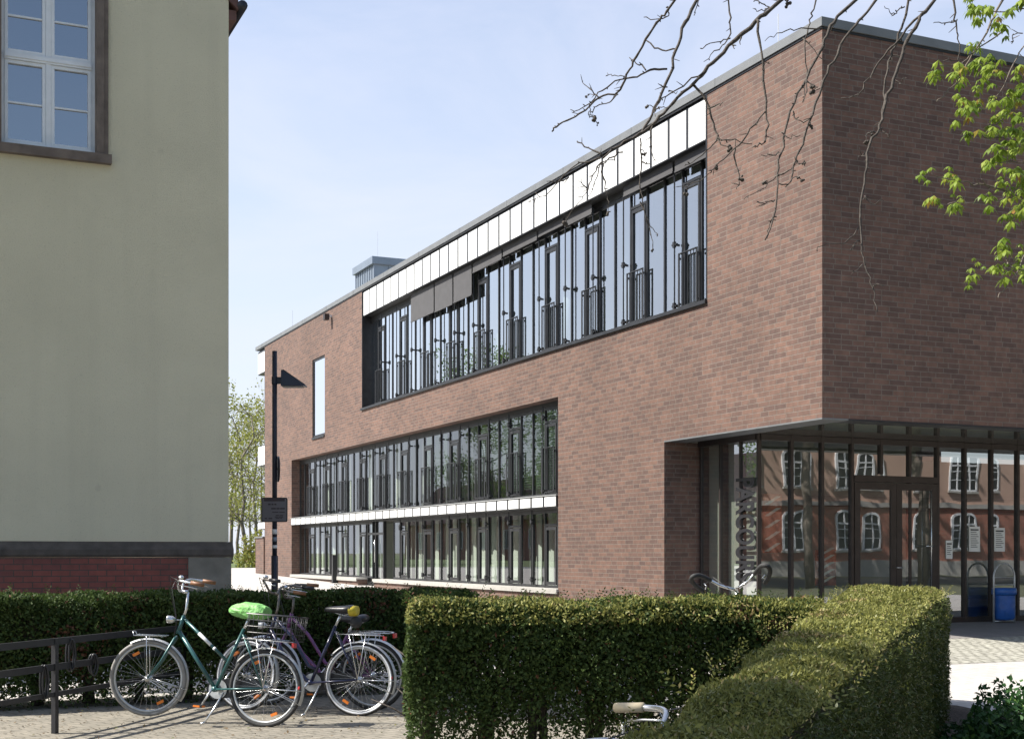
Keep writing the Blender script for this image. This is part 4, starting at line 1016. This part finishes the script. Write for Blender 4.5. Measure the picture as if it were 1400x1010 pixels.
    # mudguards: an arched strip round each wheel, with stays
    def guardf(nm, c, a0, a1, X):
        mb = MB(); n = 22; vs = []
        for i in range(n+1):
            a = a0+(a1-a0)*i/n
            for y, rr_ in ((-.028, r+.004), (-.015, r+.016), (.015, r+.016), (.028, r+.004)): vs.append(c+V((math.cos(a)*rr_, y, math.sin(a)*rr_)))
        mb.add(vs, [(4*i+j, 4*i+j+1, 4*i+j+5, 4*i+j+4) for i in range(n) for j in range(3)])
        go = B(mb, nm, guard, t, X)
        s_ = MB()
        for s in (-1, 1): 
            for a in (a1-.25*(a1-a0)/2, a1-.02): s_.tube([c+V((0, .05*s, 0)), c+V((math.cos(a)*(r+.01), .028*s, math.sin(a)*(r+.01)))], .003, 5)
        B(s_, 'stay', 'chrome', go, X)
    if guard:
        guardf('rear_mudguard', ra, R(38), R(200), I); guardf('front_mudguard', fa, R(48) if not frontrack else R(60), R(212), ST)
    # saddle
    f = MB(); f.tube([seat, seat+sdir*.15], .0125, 9); B(f, 'seat_post', 'chrome')
    sp = seat+sdir*.16
    f = MB(); prof = [(-.13, .075, .030), (-.10, .095, .040), (-.03, .090, .040), (.04, .050, .034), (.10, .030, .028), (.15, .022, .020), (.165, .006, .008)]
    vs = []; n = 12
    for x, w_, h_ in prof:
        for k in range(n):
            a = 2*math.pi*k/n; vs.append(sp+V((x, w_*math.cos(a), .02+h_*math.sin(a)+(.012 if x < -.08 else 0))))
    fs = [(i*n+k, i*n+(k+1) % n, (i+1)*n+(k+1) % n, (i+1)*n+k) for i in range(len(prof)-1) for k in range(n)]+[tuple(range(n-1, -1, -1)), tuple((len(prof)-1)*n+k for k in range(n))]
    f.add(vs, fs); so_ = B(f, 'saddle', saddle)
    f = MB()
    for s in (-1, 1): f.tube([sp+V((-.11, .03*s, .0)), sp+V((-.03, .02*s, -.03)), sp+V((.10, .01*s, .0))], .004, 5)
    B(f, 'saddle_rails', 'chrome', so_)
    if cover == 'green':
        f = MB(); vs = []; prof = [(-.155, .06, .02), (-.15, .105, .055), (-.09, .125, .078), (-.02, .118, .082), (.06, .085, .078), (.13, .055, .062), (.18, .035, .045), (.205, .012, .018)]; n = 16
        for i, (x, w_, h_) in enumerate(prof):
            for k in range(n):
                a = 2*math.pi*k/n; j = 1+.07*math.sin(5*a+i*1.7)+.05*math.sin(9*a+i*2.9); vs.append(sp+V((x, w_*math.cos(a)*j, .02+h_*math.sin(a)*j*(1 if math.sin(a) > 0 else .8))))
        f.add(vs, [(i*n+k, i*n+(k+1) % n, (i+1)*n+(k+1) % n, (i+1)*n+k) for i in range(len(prof)-1) for k in range(n)]+[tuple(range(n-1, -1, -1)), tuple((len(prof)-1)*n+k for k in range(n))])
        B(f, 'saddle_cover', 'greenc', sm=False)
    if cover == 'yellow':
        f = MB(); vs = []; prof = [(-.155, .03, .025), (-.15, .075, .042), (-.12, .097, .046), (-.085, .098, .046)]; n = 14
        for x, w_, h_ in prof:
            for k in range(n): a = 2*math.pi*k/n; vs.append(sp+V((x, w_*math.cos(a), .02+h_*math.sin(a)*(1 if math.sin(a) > 0 else 1.25))))
        f.add(vs, [(i*n+k, i*n+(k+1) % n, (i+1)*n+(k+1) % n, (i+1)*n+k) for i in range(len(prof)-1) for k in range(n)]+[tuple(range(n-1, -1, -1))])
        B(f, 'saddle_patch', 'yellow', so_)
        f = MB(); f.ball(sp+V((-.14, 0, -.09)), .06, .05, .055); B(f, 'saddle_bag', 'rubber')
    # bars
    hb = htop+ax*.02; tp = V((htop.x-.02, 0, bar_h-.09))
    f = MB(); f.tube([htop, hb+ax*.04, tp], .012, 9); f.tube([tp, tp+V((.05, 0, .0))], .016, 9); B(f, 'stem', barm, t, ST)
    c0 = tp+V((.05, 0, .0))
    f = MB(); gs = []
    if bars == 'city':
        for s in (-1, 1):
            pth = [c0, c0+V((.015, .06*s, .01)), c0+V((.02, .13*s, .07)), c0+V((-.01, .22*s, .10)), c0+V((-.10, .275*s, .095)), c0+V((-.22, .295*s, .085))]
            f.tube(smooth_path(pth), .011, 9); g_ = MB(); g_.tube([pth[4]+V((-.02, .003*s, 0)), pth[5]+V((-.015, 0, -.002))], .0175, 10); gs.append(g_)
    elif bars == 'butterfly':
        for s in (-1, 1):
            pth = [c0, c0+V((-.01, .08*s, .035)), c0+V((.00, .13*s, .06)), c0+V((.06, .19*s, .11)), c0+V((.15, .25*s, .155)), c0+V((.21, .29*s, .165)), c0+V((.21, .325*s, .15)), c0+V((.15, .33*s, .11)), c0+V((.06, .30*s, .06)), c0+V((-.0, .26*s, .02))]
            f.tube(pth[:4], .013, 9); q_ = smooth_path(pth[3:]); g_ = MB(); g_.tube(q_, .020, 10); gs.append(g_)
    ho = B(f, 'handlebar', barm, t, ST); [B(g_, 'grip', grip, ho, ST) for g_ in gs]
    for s in (-1, 1):
        f = MB(); f.tube([c0+V((-.06, .262*s, .09)), c0+V((-.02, .24*s, .065)), c0+V((-.12, .265*s, .055)), c0+V((-.18, .275*s, .045))], .005, 6); B(f, 'brake_lever', 'chrome', ho, ST)
    if bars == 'city' and grip != 'cream': f = MB(); f.ball(c0+V((-.02, .20, .13)), .026, .026, .02); B(f, 'bell', 'chrome', ho, ST)
    f = MB()
    for s in (-1, 1): f.tube([c0+V((-.06, .26*s, .085)), c0+V((.08, .16*s, .13)), c0+V((.10, .04*s, .02)), htop+V((.06, .01*s, -.05)), hbot+V((.03, .02*s, -.06))], .0028, 5)
    B(f, 'brake_cable', 'black', t, ST)
    # drivetrain
    f = MB(); f.lathe(bb_+V((0, -.05, 0)), [(.085, -.003), (.085, .003)], 24, 'y'); B(f, 'chainring', 'alu', t, I, False)
    f = MB()
    if style != 'diamond': f.extr([bb_+V((.10, -.066, .04)), bb_+V((.06, -.066, .09)), ra+V((.02, -.066, .06)), ra+V((-.06, -.066, .0)), ra+V((.02, -.066, -.045)), bb_+V((.04, -.066, -.095)), bb_+V((.11, -.066, -.03))], (0, .006, 0)); B(f, 'chain_guard', 'black', t, I, False)
    ca = R(-52) if paint != 'teal' else R(-62)
    for s in (-1, 1):
        f = MB(); e = V((math.cos(ca)*s, 0, math.sin(ca)*s))*.17; p0 = bb_+V((0, .075*s, 0)); f.tube([p0, p0+e+V((0, .012*s, 0))], [.011, .008], 7)
        co_ = B(f, 'crank', 'chrome'); f = MB(); q = p0+e+V((0, .06*s, 0)); f.box(q.x-.045, q.x+.045, q.y-.04, q.y+.04, q.z-.011, q.z+.011); B(f, 'pedal', 'black', co_, I, False)
        f = MB(); f.box(q.x-.03, q.x+.03, q.y+.0405*s, q.y+.0445*s, q.z-.008, q.z+.008); f.box(q.x-.047, q.x-.0455, q.y-.03, q.y+.03, q.z-.008, q.z+.008); B(f, 'reflector', 'orange', co_, I, False)
    if kick:
        f = MB(); f.tube([V((.36, .05, .27)), V((.40, .12, .13)), V((.45, .20, -.005))], [.010, .009, .008], 8); f.tube([V((.44, .19, .012)), V((.47, .21, -.004))], .011, 6); B(f, 'kickstand', 'chrome')
    if rearrack:
        f = MB(); z = r*2+.075
        for s in (-1, 1):
            f.tube([V((.22, .05*s, z)), V((-.17, .06*s, z)), V((-.21, .03*s, z))], .005, 6); f.tube([V((-.06, .058*s, z)), ra+V((0, .06*s, .01))], .0045, 6); f.tube([V((.1, .055*s, z)), ra+V((0, .06*s, .01))], .0045, 6)
        f.tube([V((-.21, -.03, z)), V((-.21, .03, z))], .005, 6); f.tube([V((.22, -.05, z)), V((.24, 0, z+.02)), V((.22, .05, z))], .005, 6)
        for x in (-.12, 0, .12): f.tube([V((x, -.055, z)), V((x, .055, z))], .004, 5)
        f.tube([V((.1, 0, z+.012)), V((-.18, 0, z+.012))], .004, 5)
        B(f, 'rear_rack', 'chrome')
        f = MB(); f.box(-.235, -.215, -.035, .035, z-.045, z-.005); B(f, 'tail_light', 'redr', t, I, False)
    else:
        f = MB(); f.box(-r-.02-.02, -r-.02, -.025, .025, r+.1, r+.15); B(f, 'tail_light', 'redr', t, I, False)
    f = MB(); f.ball(V((-r*.93, 0, r+.03)), .016, .022, .03); B(f, 'rear_reflector', 'redr')
    if basket:
        f = MB(); z = r*2+.085; x0_, x1_, y_ = -.25, .14, .15; h_ = .21
        for k in range(5):
            zz = z+h_*k/4; o = .02*k/4
            f.tube([V((x0_-o, -y_-o, zz)), V((x1_+o, -y_-o, zz)), V((x1_+o, y_+o, zz)), V((x0_-o, y_+o, zz))], .0065 if k == 4 else .0036, 5, True)
        for k in range(10):
            x = x0_+(x1_-x0_)*k/9
            for s in (-1, 1): f.tube([V((x, y_*s, z)), V((x, (y_+.02)*s, z+h_))], .003, 4)
            f.tube([V((x, -y_, z)), V((x, y_, z))], .0022, 4)
        for k in range(8):
            y = -y_+2*y_*k/7
            for xx, o in ((x0_, -.02), (x1_, .02)): f.tube([V((xx, y, z)), V((xx+o, y, z+h_))], .0022, 4)
        B(f, 'basket', 'black')
    if frontrack:
        f = MB(); z = r*2+.035; xb = wb
        for s in (-1, 1):
            f.tube([V((xb-.14, .05*s, z+.01)), V((xb+.14, .06*s, z)), V((xb+.15, .05*s, z+.03))], .005, 6); f.tube([V((xb+.03, .058*s, z)), fa+V((0, .055*s, .01))], .0045, 6)
        for x in (-.1, 0, .1): f.tube([V((xb+x, -.055, z)), V((xb+x, .055, z))], .004, 5)
        f.tube([V((xb+.15, -.05, z+.03)), V((xb+.15, .05, z+.03))], .005, 6)
        B(f, 'front_rack', 'chrome', t, ST)
    f = MB(); hl = V((hbot.x+.09, 0, .80)) if not frontrack else V((wb-.16, 0, .86)); f.lathe(hl, [(.018, -.04), (.032, -.01), (.036, .03), (.034, .035)], 14, 'x'); f.tube([hl, V((htop.x+.02, 0, hl.z+.0))], .006, 6); B(f, 'headlight', 'chrome' if frontrack else 'alu', t, ST)
    return t
def head(a, b): return math.atan2((b-a).y, (b-a).x)
ra_, fa_ = W(-2.147, 11.58), W(-3.213, 11.82)
bicycle('teal bicycle with lime green saddle cover and rear wire basket, nearest the railing', ra_, head(ra_, fa_), R(3.6), R(5), R(16), cover='green', front_tyre='greytyre', basket=True, frontrack=True, kick=True, grip='brown', bar_h=1.20, saddle_h=.97, wb=1.09)
ra_, fa_ = W(-1.415, 12.36), W(-2.50, 12.55)
bicycle('dark blue bicycle with black saddle patched yellow at its back', ra_, head(ra_, fa_), R(1.5), R(4), R(-14), paint='bluep', style='step', cover='yellow', wall='whitep', barm='rust', bar_h=1.19, saddle_h=.96, wb=1.10)
ra_, fa_ = W(-1.33, 12.86), W(-2.40, 13.12)
bicycle('violet bicycle standing half hidden behind the dark blue one', ra_, head(ra_, fa_), R(1), R(-3), R(10), paint='purple', style='step', grip='brown', barm='rust', bar_h=1.14, saddle_h=.86, guard='whitep', wb=1.09, kick=False)
ra_, fa_ = W(2.45, 12.3), W(2.02, 11.3)
bicycle('white trekking bicycle with black looped handlebar behind the sunlit hedge arm', ra_, head(ra_, fa_), 0, R(11), R(8), paint='whitep', style='diamond', bars='butterfly', grip='rubber', bar_h=1.29, saddle_h=.98, guard=None, rearrack=True)
ra_, fa_ = W(-.19, 4.78), W(.66, 4.25)
bicycle('silver bicycle with cream grips and cream saddle tucked into the hedge corner', ra_, head(ra_, fa_), 0, R(6), R(0), paint='alu', style='step', grip='cream', saddle='cream', bar_h=.945, saddle_h=.79, wb=1.0, kick=False)

# ---------------------------------------------------------------- overhanging branches
def Z5(x, y): return 740+x/2.885, y/2.885
def Z6(x, y): return 1000+x/2.35, y/2.35
def smooth(pts, n=4):
    P = [Vector(p) for p in pts]; out = []
    for i in range(len(P)-1):
        p0, p1, p2, p3 = P[max(i-1, 0)], P[i], P[i+1], P[min(i+2, len(P)-1)]
        for k in range(n):
            t = k/n; out.append(.5*((2*p1)+(p2-p0)*t+(2*p0-5*p1+4*p2-p3)*t*t+(3*p1-p0-3*p2+p3)*t**3))
    out.append(P[-1]); return out
BPTS = []
def bough(mb, zf, pts, z0, z1, r0, r1, up=None, knots=True):
    n = len(pts); W3 = []
    for i, p in enumerate(pts):
        px, py = zf(*p); W3.append(at(px, py, z0+(z1-z0)*i/max(1, n-1)))
    if up is not None: W3 = [Vector(up[0]), W3[0]+(W3[0]-W3[1]).normalized()*.7]+W3
    S = smooth(W3); m = len(S)
    S = [p+Vector((random.gauss(0, .004), random.gauss(0, .004), random.gauss(0, .004))) for p in S]
    rad = [(r0+(r1-r0)*i/(m-1))*random.uniform(.9, 1.22) for i in range(m)]
    mb.tube(S, [q*.72 for q in rad], 6); BPTS.extend(S)
    for p, q in zip(S, S[1:]):
        if random.random() < .30 and (q-p).length > 1e-4:
            d = (q-p).normalized(); sd_ = d.cross(Vector((random.gauss(0, 1), random.gauss(0, 1), random.gauss(0, 1)))).normalized(); L = random.choice((.012, .015, .02, .045))
            e = p+(d*.6+sd_).normalized()*L; mb.tube([p, p.lerp(e, .6), e], [.0022, .0034 if L < .03 else .002, .001], 5)
    return S
bt = thing('bare_tree', tuple(W(5.2, 5.6)), 'bare tree whose knotty leafless branches hang across the top of the view', 'tree')
tk = MB(); base = W(5.2, 5.6)
tk.tube([base+Vector((0, 0, -.1)), base+Vector((.03, 0, 1.2)), base+Vector((-.02, .05, 3)), base+Vector((-.2, .1, 5.2)), base+Vector((-.7, .2, 7.4))], [.24, .19, .17, .13, .06], 12)
tk.build('trunk', M['bark'], bt, True)
hubp = W(3.1, 6.8, 5.8); hub2 = W(4.0, 6.6, 5.5); j0 = base+Vector((-.1, .08, 4.4))
lm = MB(); lm.tube(smooth([j0, W(4.4, 6.3, 5.4), hubp, W(2.0, 7.1, 5.6)]), [.075]*4+[.06]*5+[.045]*4, 8); lm.build('limb', M['bark'], bt, True)
br = MB(); hu = [tuple(hubp)]; hl_ = [tuple(W(2.0, 7.1, 5.6))]
z = 7.0
bough(br, Z5, [(945, 0), (850, 85), (740, 185), (660, 265), (600, 330), (520, 405), (450, 475), (390, 530), (330, 558), (240, 622)], z, z, .018, .007, hl_)
bough(br, Z5, [(640, 290), (540, 350), (480, 390), (440, 440)], z, z-.05, .005, .004)
bough(br, Z5, [(240, 622), (120, 665), (20, 765), (-60, 800)], z, z+.2, .005, .002)
bough(br, Z5, [(610, 0), (570, 90), (530, 200), (490, 330), (440, 450), (380, 535)], 7.3, 7.05, .015, .008, hl_)
bough(br, Z5, [(525, 0), (470, 75), (410, 160), (365, 245), (330, 310), (300, 365), (230, 385), (150, 450), (70, 495), (45, 520)], 7.5, 7.9, .010, .006, hl_)
for p, a, b in ([[(500, 270), (430, 275), (380, 300), (290, 325), (230, 370), (160, 425), (110, 437)], .008, .003], [[(528, 195), (460, 195), (415, 155)], .006, .005], [[(300, 370), (270, 405), (215, 415), (205, 450)], .005, .003],
                [[(225, 385), (190, 350), (160, 320)], .005, .002], [[(500, 28), (505, 55), (470, 78), (405, 65)], .006, .003], [[(190, 412), (188, 440), (192, 468)], .004, .002], [[(410, 277), (375, 245), (347, 230)], .006, .003], [[(330, 300), (290, 300), (262, 285)], .004, .002],
                [[(215, 375), (190, 378), (170, 385)], .003, .002], [[(240, 610), (185, 585), (140, 555)], .007, .005]): bough(br, Z5, p, 7.6, 7.7, a, b)
bough(br, Z5, [(846, 78), (857, 100), (870, 230), (885, 400), (890, 520), (870, 565), (835, 580)], 7.0, 6.8, .010, .004)
bough(br, Z5, [(870, 235), (900, 252)], 7.0, 7.0, .004, .002)
bough(br, Z5, [(885, 440), (830, 510), (760, 590), (690, 655), (660, 690), (600, 725), (560, 745)], 6.85, 6.9, .006, .002)
for p in ([(765, 590), (775, 700), (770, 745)], [(700, 540), (670, 580), (600, 640), (560, 652)], [(660, 425), (700, 415), (715, 405)], [(700, 545), (710, 570), (745, 585)], [(745, 150), (700, 195), (645, 238)], [(390, 545), (395, 650), (390, 720), (400, 800), (430, 890), (460, 925)], [(395, 800), (425, 900), (440, 965)],
          [(240, 640), (250, 720), (262, 800), (262, 840)], [(435, 500), (435, 580), (445, 640)], [(300, 590), (290, 625), (250, 635)], [(240, 635), (205, 690), (180, 760), (150, 800)], [(320, 600), (250, 640), (210, 720), (185, 790)], [(500, 345), (460, 330)], [(500, 360), (535, 365)],
          [(110, 700), (60, 720), (20, 715)], [(185, 745), (150, 715)], [(395, 640), (430, 650)], [(790, 150), (785, 175)], [(750, 180), (762, 195)], [(440, 440), (465, 425), (500, 425)]):
    bough(br, Z5, p, 6.95, 6.9, .0055, .002)
bough(br, Z5, [(605, 335), (650, 400), (680, 490), (700, 540), (740, 555), (830, 570)], 7.0, 6.9, .009, .003)
bough(br, Z5, [(735, 0), (745, 100), (740, 150), (690, 165), (625, 195)], 7.2, 7.1, .008, .003, hl_)
bough(br, Z5, [(620, 0), (612, 40), (600, 60)], 7.3, 7.3, .004, .002)
bough(br, Z5, [(840, 0), (870, 15), (900, 30)], 7.2, 7.2, .004, .004); bough(br, Z5, [(900, 32), (860, 45), (838, 30)], 7.1, 7.1, .004, .002)
bough(br, Z6, [(275, 0), (255, 60), (240, 130), (238, 230), (228, 330)], 6.8, 6.7, .007, .003, hu)
bough(br, Z6, [(400, 0), (330, 70), (290, 150), (240, 250), (190, 360), (160, 470), (148, 560), (140, 680), (110, 770)], 6.7, 6.4, .013, .004, hu)
bough(br, Z6, [(465, 0), (400, 80), (340, 170), (300, 260), (265, 350), (235, 440), (205, 520), (195, 560), (180, 590), (150, 592)], 6.6, 6.4, .011, .004, hu)
bough(br, Z6, [(655, 0), (600, 70), (560, 150), (530, 230), (495, 330), (480, 400), (445, 470), (430, 560), (418, 660), (415, 760), (430, 850), (455, 930), (465, 1000)], 6.4, 6.1, .014, .003, [tuple(hub2)])
bough(br, Z6, [(640, 20), (540, 120), (490, 180), (430, 270), (400, 310), (350, 318)], 6.4, 6.5, .008, .003)
bough(br, Z6, [(570, 0), (540, 110), (510, 180), (495, 260), (487, 340), (480, 400)], 6.5, 6.35, .009, .005, hu)
bough(br, Z6, [(713, 0), (720, 70), (732, 130), (728, 190), (690, 195)], 6.3, 6.3, .007, .003, [tuple(hub2)])
for p in ([(150, 560), (110, 600), (40, 640)], [(148, 565), (190, 545), (215, 520)], [(150, 490), (125, 500), (98, 500)], [(140, 645), (110, 652), (80, 645)], [(160, 430), (190, 440), (225, 438)], [(205, 520), (235, 528)], [(418, 705), (380, 770), (290, 790), (270, 808)], [(425, 630), (450, 655), (492, 642)], [(425, 845), (390, 882)], [(445, 480), (425, 500), (405, 508)], [(460, 425), (438, 430), (432, 460)],
          [(415, 770), (395, 780), (388, 805)], [(455, 918), (490, 916)], [(720, 65), (690, 75), (645, 70)], [(290, 90), (200, 95), (150, 110), (108, 128)], [(555, 20), (530, 40), (515, 45), (490, 20)], [(510, 180), (540, 180), (560, 165)], [(540, 270), (555, 250)], [(240, 260), (270, 280), (265, 290)], [(200, 360), (215, 390), (250, 385), (262, 370)], [(470, 420), (495, 425), (500, 440)], [(140, 700), (120, 730), (118, 765)], [(230, 120), (300, 200)], [(245, 250), (232, 330)]):
    bough(br, Z6, p, 6.5, 6.45, .0045, .0018)
bo_ = br.build('branch', M['bark'], bt, True)
for zf, x, y, r_ in ((Z5, 207, 470, .014), (Z5, 222, 490, .007), (Z5, 262, 845, .010), (Z5, 788, 708, .012), (Z5, 740, 585, .013), (Z5, 692, 658, .011), (Z5, 1072, 353, .015), (Z5, 885, 722, .010), (Z5, 1025, 708, .010), (Z5, 1065, 500, .008), (Z5, 1040, 643, .008), (Z5, 575, 768, .012), (Z5, 93, 880, .013), (Z5, 415, 422, .009), (Z5, 408, 605, .008), (Z5, 440, 990, .007), (Z5, 972, 12, .012), (Z6, 435, 460, .010), (Z6, 452, 432, .008), (Z6, 182, 8, .010)):
    q = MB(); px, py = zf(x, y); c = at(px, py, 6.85)
    near = min(BPTS, key=lambda p: ((p-Vector((0, 0, CAMH))).normalized()-(c-Vector((0, 0, CAMH))).normalized()).length)
    c = Vector((0, 0, CAMH))+(c-Vector((0, 0, CAMH))).normalized()*(near-Vector((0, 0, CAMH))).length
    if (near-c).length > .13: continue
    for k in range(4): q.ball(c+Vector((random.gauss(0, r_*.6), random.gauss(0, r_*.6), random.gauss(0, r_*.6))), r_*random.uniform(.55, .9), n=7, m=5)
    q.tube(smooth([near, near.lerp(c, .5)+Vector((0, 0, .012)), c]), .0022, 4)
    q.build('cone', M['bark'], bt, True)
# chestnut with opening leaves
ct = thing('chestnut_tree', tuple(W(5.9, 7.8)), 'chestnut tree with bright yellow-green young leaves entering from the right edge', 'tree')
cb = W(5.9, 7.8); tk = MB()
tk.tube([cb+Vector((0, 0, -.1)), cb+Vector((0, .05, 1.5)), cb+Vector((-.05, .1, 3.4)), cb+Vector((.1, .1, 6.5)), cb+Vector((.2, .2, 8.5))], [.26, .2, .17, .10, .03], 12); tk.build('trunk', M['bark2'], ct, True)
br = MB()
cz = 7.2; r1 = W(3.9, 7.6, 6.2); jr = cb+Vector((-.05, .1, 3.6)); jr2 = cb+Vector((-.03, .08, 2.6))
br.tube(smooth([cb+Vector((0, .1, 5.0)), r1]), .04, 7)
for p, a, up_ in ([[(870, 0), (830, 80), (780, 170), (740, 240), (700, 290), (660, 325)], .010, [tuple(r1)]], [[(1010, 180), (940, 300), (900, 360), (850, 400), (830, 395)], .009, [tuple(jr)]], [[(1040, 590), (930, 630), (860, 640), (790, 650), (700, 652)], .008, [tuple(jr2)]], [[(1010, 700), (940, 830), (880, 920), (850, 960)], .007, [tuple(jr2)]],
                  [[(960, 120), (910, 200), (860, 300), (830, 320)], .007, [tuple(jr)]], [[(1020, 540), (940, 525), (860, 520), (810, 545)], .007, [tuple(jr)]], [[(930, 640), (850, 605), (780, 590), (720, 580), (640, 560)], .007, None], [[(940, 870), (860, 860), (800, 870)], .006, None], [[(960, 420), (900, 440), (840, 440), (770, 430)], .006, [tuple(jr)]], [[(940, 30), (860, 40), (790, 50)], .006, [tuple(r1)]],
                  [[(960, 750), (920, 690), (870, 700)], .006, [tuple(jr2)]], [[(880, 100), (800, 150), (740, 200), (670, 212)], .006, None], [[(935, 105), (905, 110), (903, 140)], .004, None], [[(830, 610), (812, 580)], .004, None], [[(880, 820), (890, 850), (930, 870)], .005, None]):
    bough(br, Z6, p, cz, cz-.2, a, .003, up_)
br.build('branch', M['bark2'], ct, True)
cents = [(660,212),(710,245),(745,205),(780,20),(800,60),(830,30),(860,60),(900,30),(820,200),(800,225),(860,110),(770,140),(740,300),(740,340),(760,425),(780,330),(800,270),(820,425),(850,380),(880,410),(900,440),(920,380),(850,500),(830,530),(860,465),(900,500),(930,460),(860,580),(870,610),(820,630),(925,590),(630,555),(690,550),(710,580),(655,650),(700,660),(740,630),(880,700),(900,680),(930,670),(920,640),(860,800),(850,840),(880,870),(920,860),(935,800),(780,870),(800,860),(930,230),(890,290),(910,320),(925,10),(775,0),(830,180),(860,210),(845,330),(870,350),(905,355),(930,420),(810,300),(760,360),(930,540),(900,600),(840,650),(880,560),(745,320),(900,460),(880,480),(930,280),(830,225),(790,205),(950,350),(960,480),(955,620),(960,700),(870,780),(900,830),(945,860)]
VV = []; RN = []
for x, y in cents:
    for rep in range(4):
        px, py = Z6(x+random.gauss(0, 14), y+random.gauss(0, 14)); c = np.array(at(px, py, cz-.1+random.gauss(0, .15)))
        nlf = random.randint(5, 7); a0 = random.uniform(0, 6.28); L = random.uniform(.026, .072); tilt = random.uniform(-.3, .3)
        tone = random.random()
        for k in range(nlf):
            a = a0+k*6.283/nlf*.8; d = np.array([math.cos(a), math.sin(a), -.55-.5*random.random()]); d /= np.linalg.norm(d); s = np.array([-math.sin(a), math.cos(a), tilt]); s /= np.linalg.norm(s)
            w_ = L*.17*random.uniform(.8, 1.3); l_ = L*random.uniform(.75, 1.15); m1 = c+d*l_*.55; dn = d+np.array([0, 0, -.7]); dn /= np.linalg.norm(dn); tip = m1+dn*l_*.5
            VV.append([c, m1+s*w_, m1+dn*.001, c+d*.002]); VV.append([c, c+d*.002, m1+dn*.001, m1-s*w_])
            VV.append([m1+s*w_, tip, tip+dn*.001, m1]); VV.append([m1, tip+dn*.001, tip, m1-s*w_])
            RN += [min(.999, max(0, tone*.9+random.gauss(0, .08)))]*4
quads_obj('foliage', np.array(VV), M['leaf_ch'], ct, np.array(RN))

# ---------------------------------------------------------------- street trees left of the view: their crowns shade the hedges
for (xc, zc, H, cr_, n), lab in zip(((-9.4, 13.75, 12.0, 1.7, 26000), (-5.2, 2.3, 9.5, 2.2, 24000)), ('street tree left of the railing shading the dark hedge', 'street tree at the pavement edge shading the near hedge end')):
    p = W(xc, zc); tree((p.x, p.y, 0), H, .18, M['leaf_tree'], M['bark2'], lab, 'street trees beside the path', n, .15, cr_, 'unseen_tree', lvl=3, start=5 if H > 11 else 2)

for i, (x, y, H) in enumerate(((21, -7, 19), (28, -8, 18), (35, -7, 19), (42, -8, 18), (49, -7, 19), (57, -8, 18), (21, -18, 21), (29, -17, 20), (39, -18, 21), (50, -17, 20), (62, -17, 20))):  # trees added behind the camera to keep sky light off the gable wall
    tree((x, y, 0), H, .22, M['leaf_tree'], M['bark2'], 'unseen tree added behind the viewpoint to block sky light', 'unseen trees added to block sky light', 5200, .42, H*.30, 'unseen_tree', start=4, lvl=3)

# fallen leaves and bits on the paving
nl = 2600
lx = rng.uniform(-5.2, .5, nl); lz = rng.uniform(10.4, 13.2, nl); keep = rng.random(nl) < np.clip((lz-9.8)/3.4, .12, 1)
lx, lz = lx[keep], lz[keep]; nl = len(lx)
C = np.stack([lx*CS+lz*SN, -lx*SN+lz*CS, np.full(nl, .016)+rng.random(nl)*.008], 1)
C[:, 2] += np.array([gz(y) for y in C[:, 1]])
A = rng.normal(0, 1, (nl, 3)); A[:, 2] *= .15; Nn_ = rng.normal(0, .25, (nl, 3)); Nn_[:, 2] += 1
tag(quads_obj('leaf_litter', leaves(C, A, Nn_, rng.uniform(.015, .045, nl), rng.uniform(.008, .022, nl)), leaf_mat('dry_leaves', (.05, .035, .02), (.16, .11, .06), (.10, .12, .03), .1, .8)), kind='stuff')
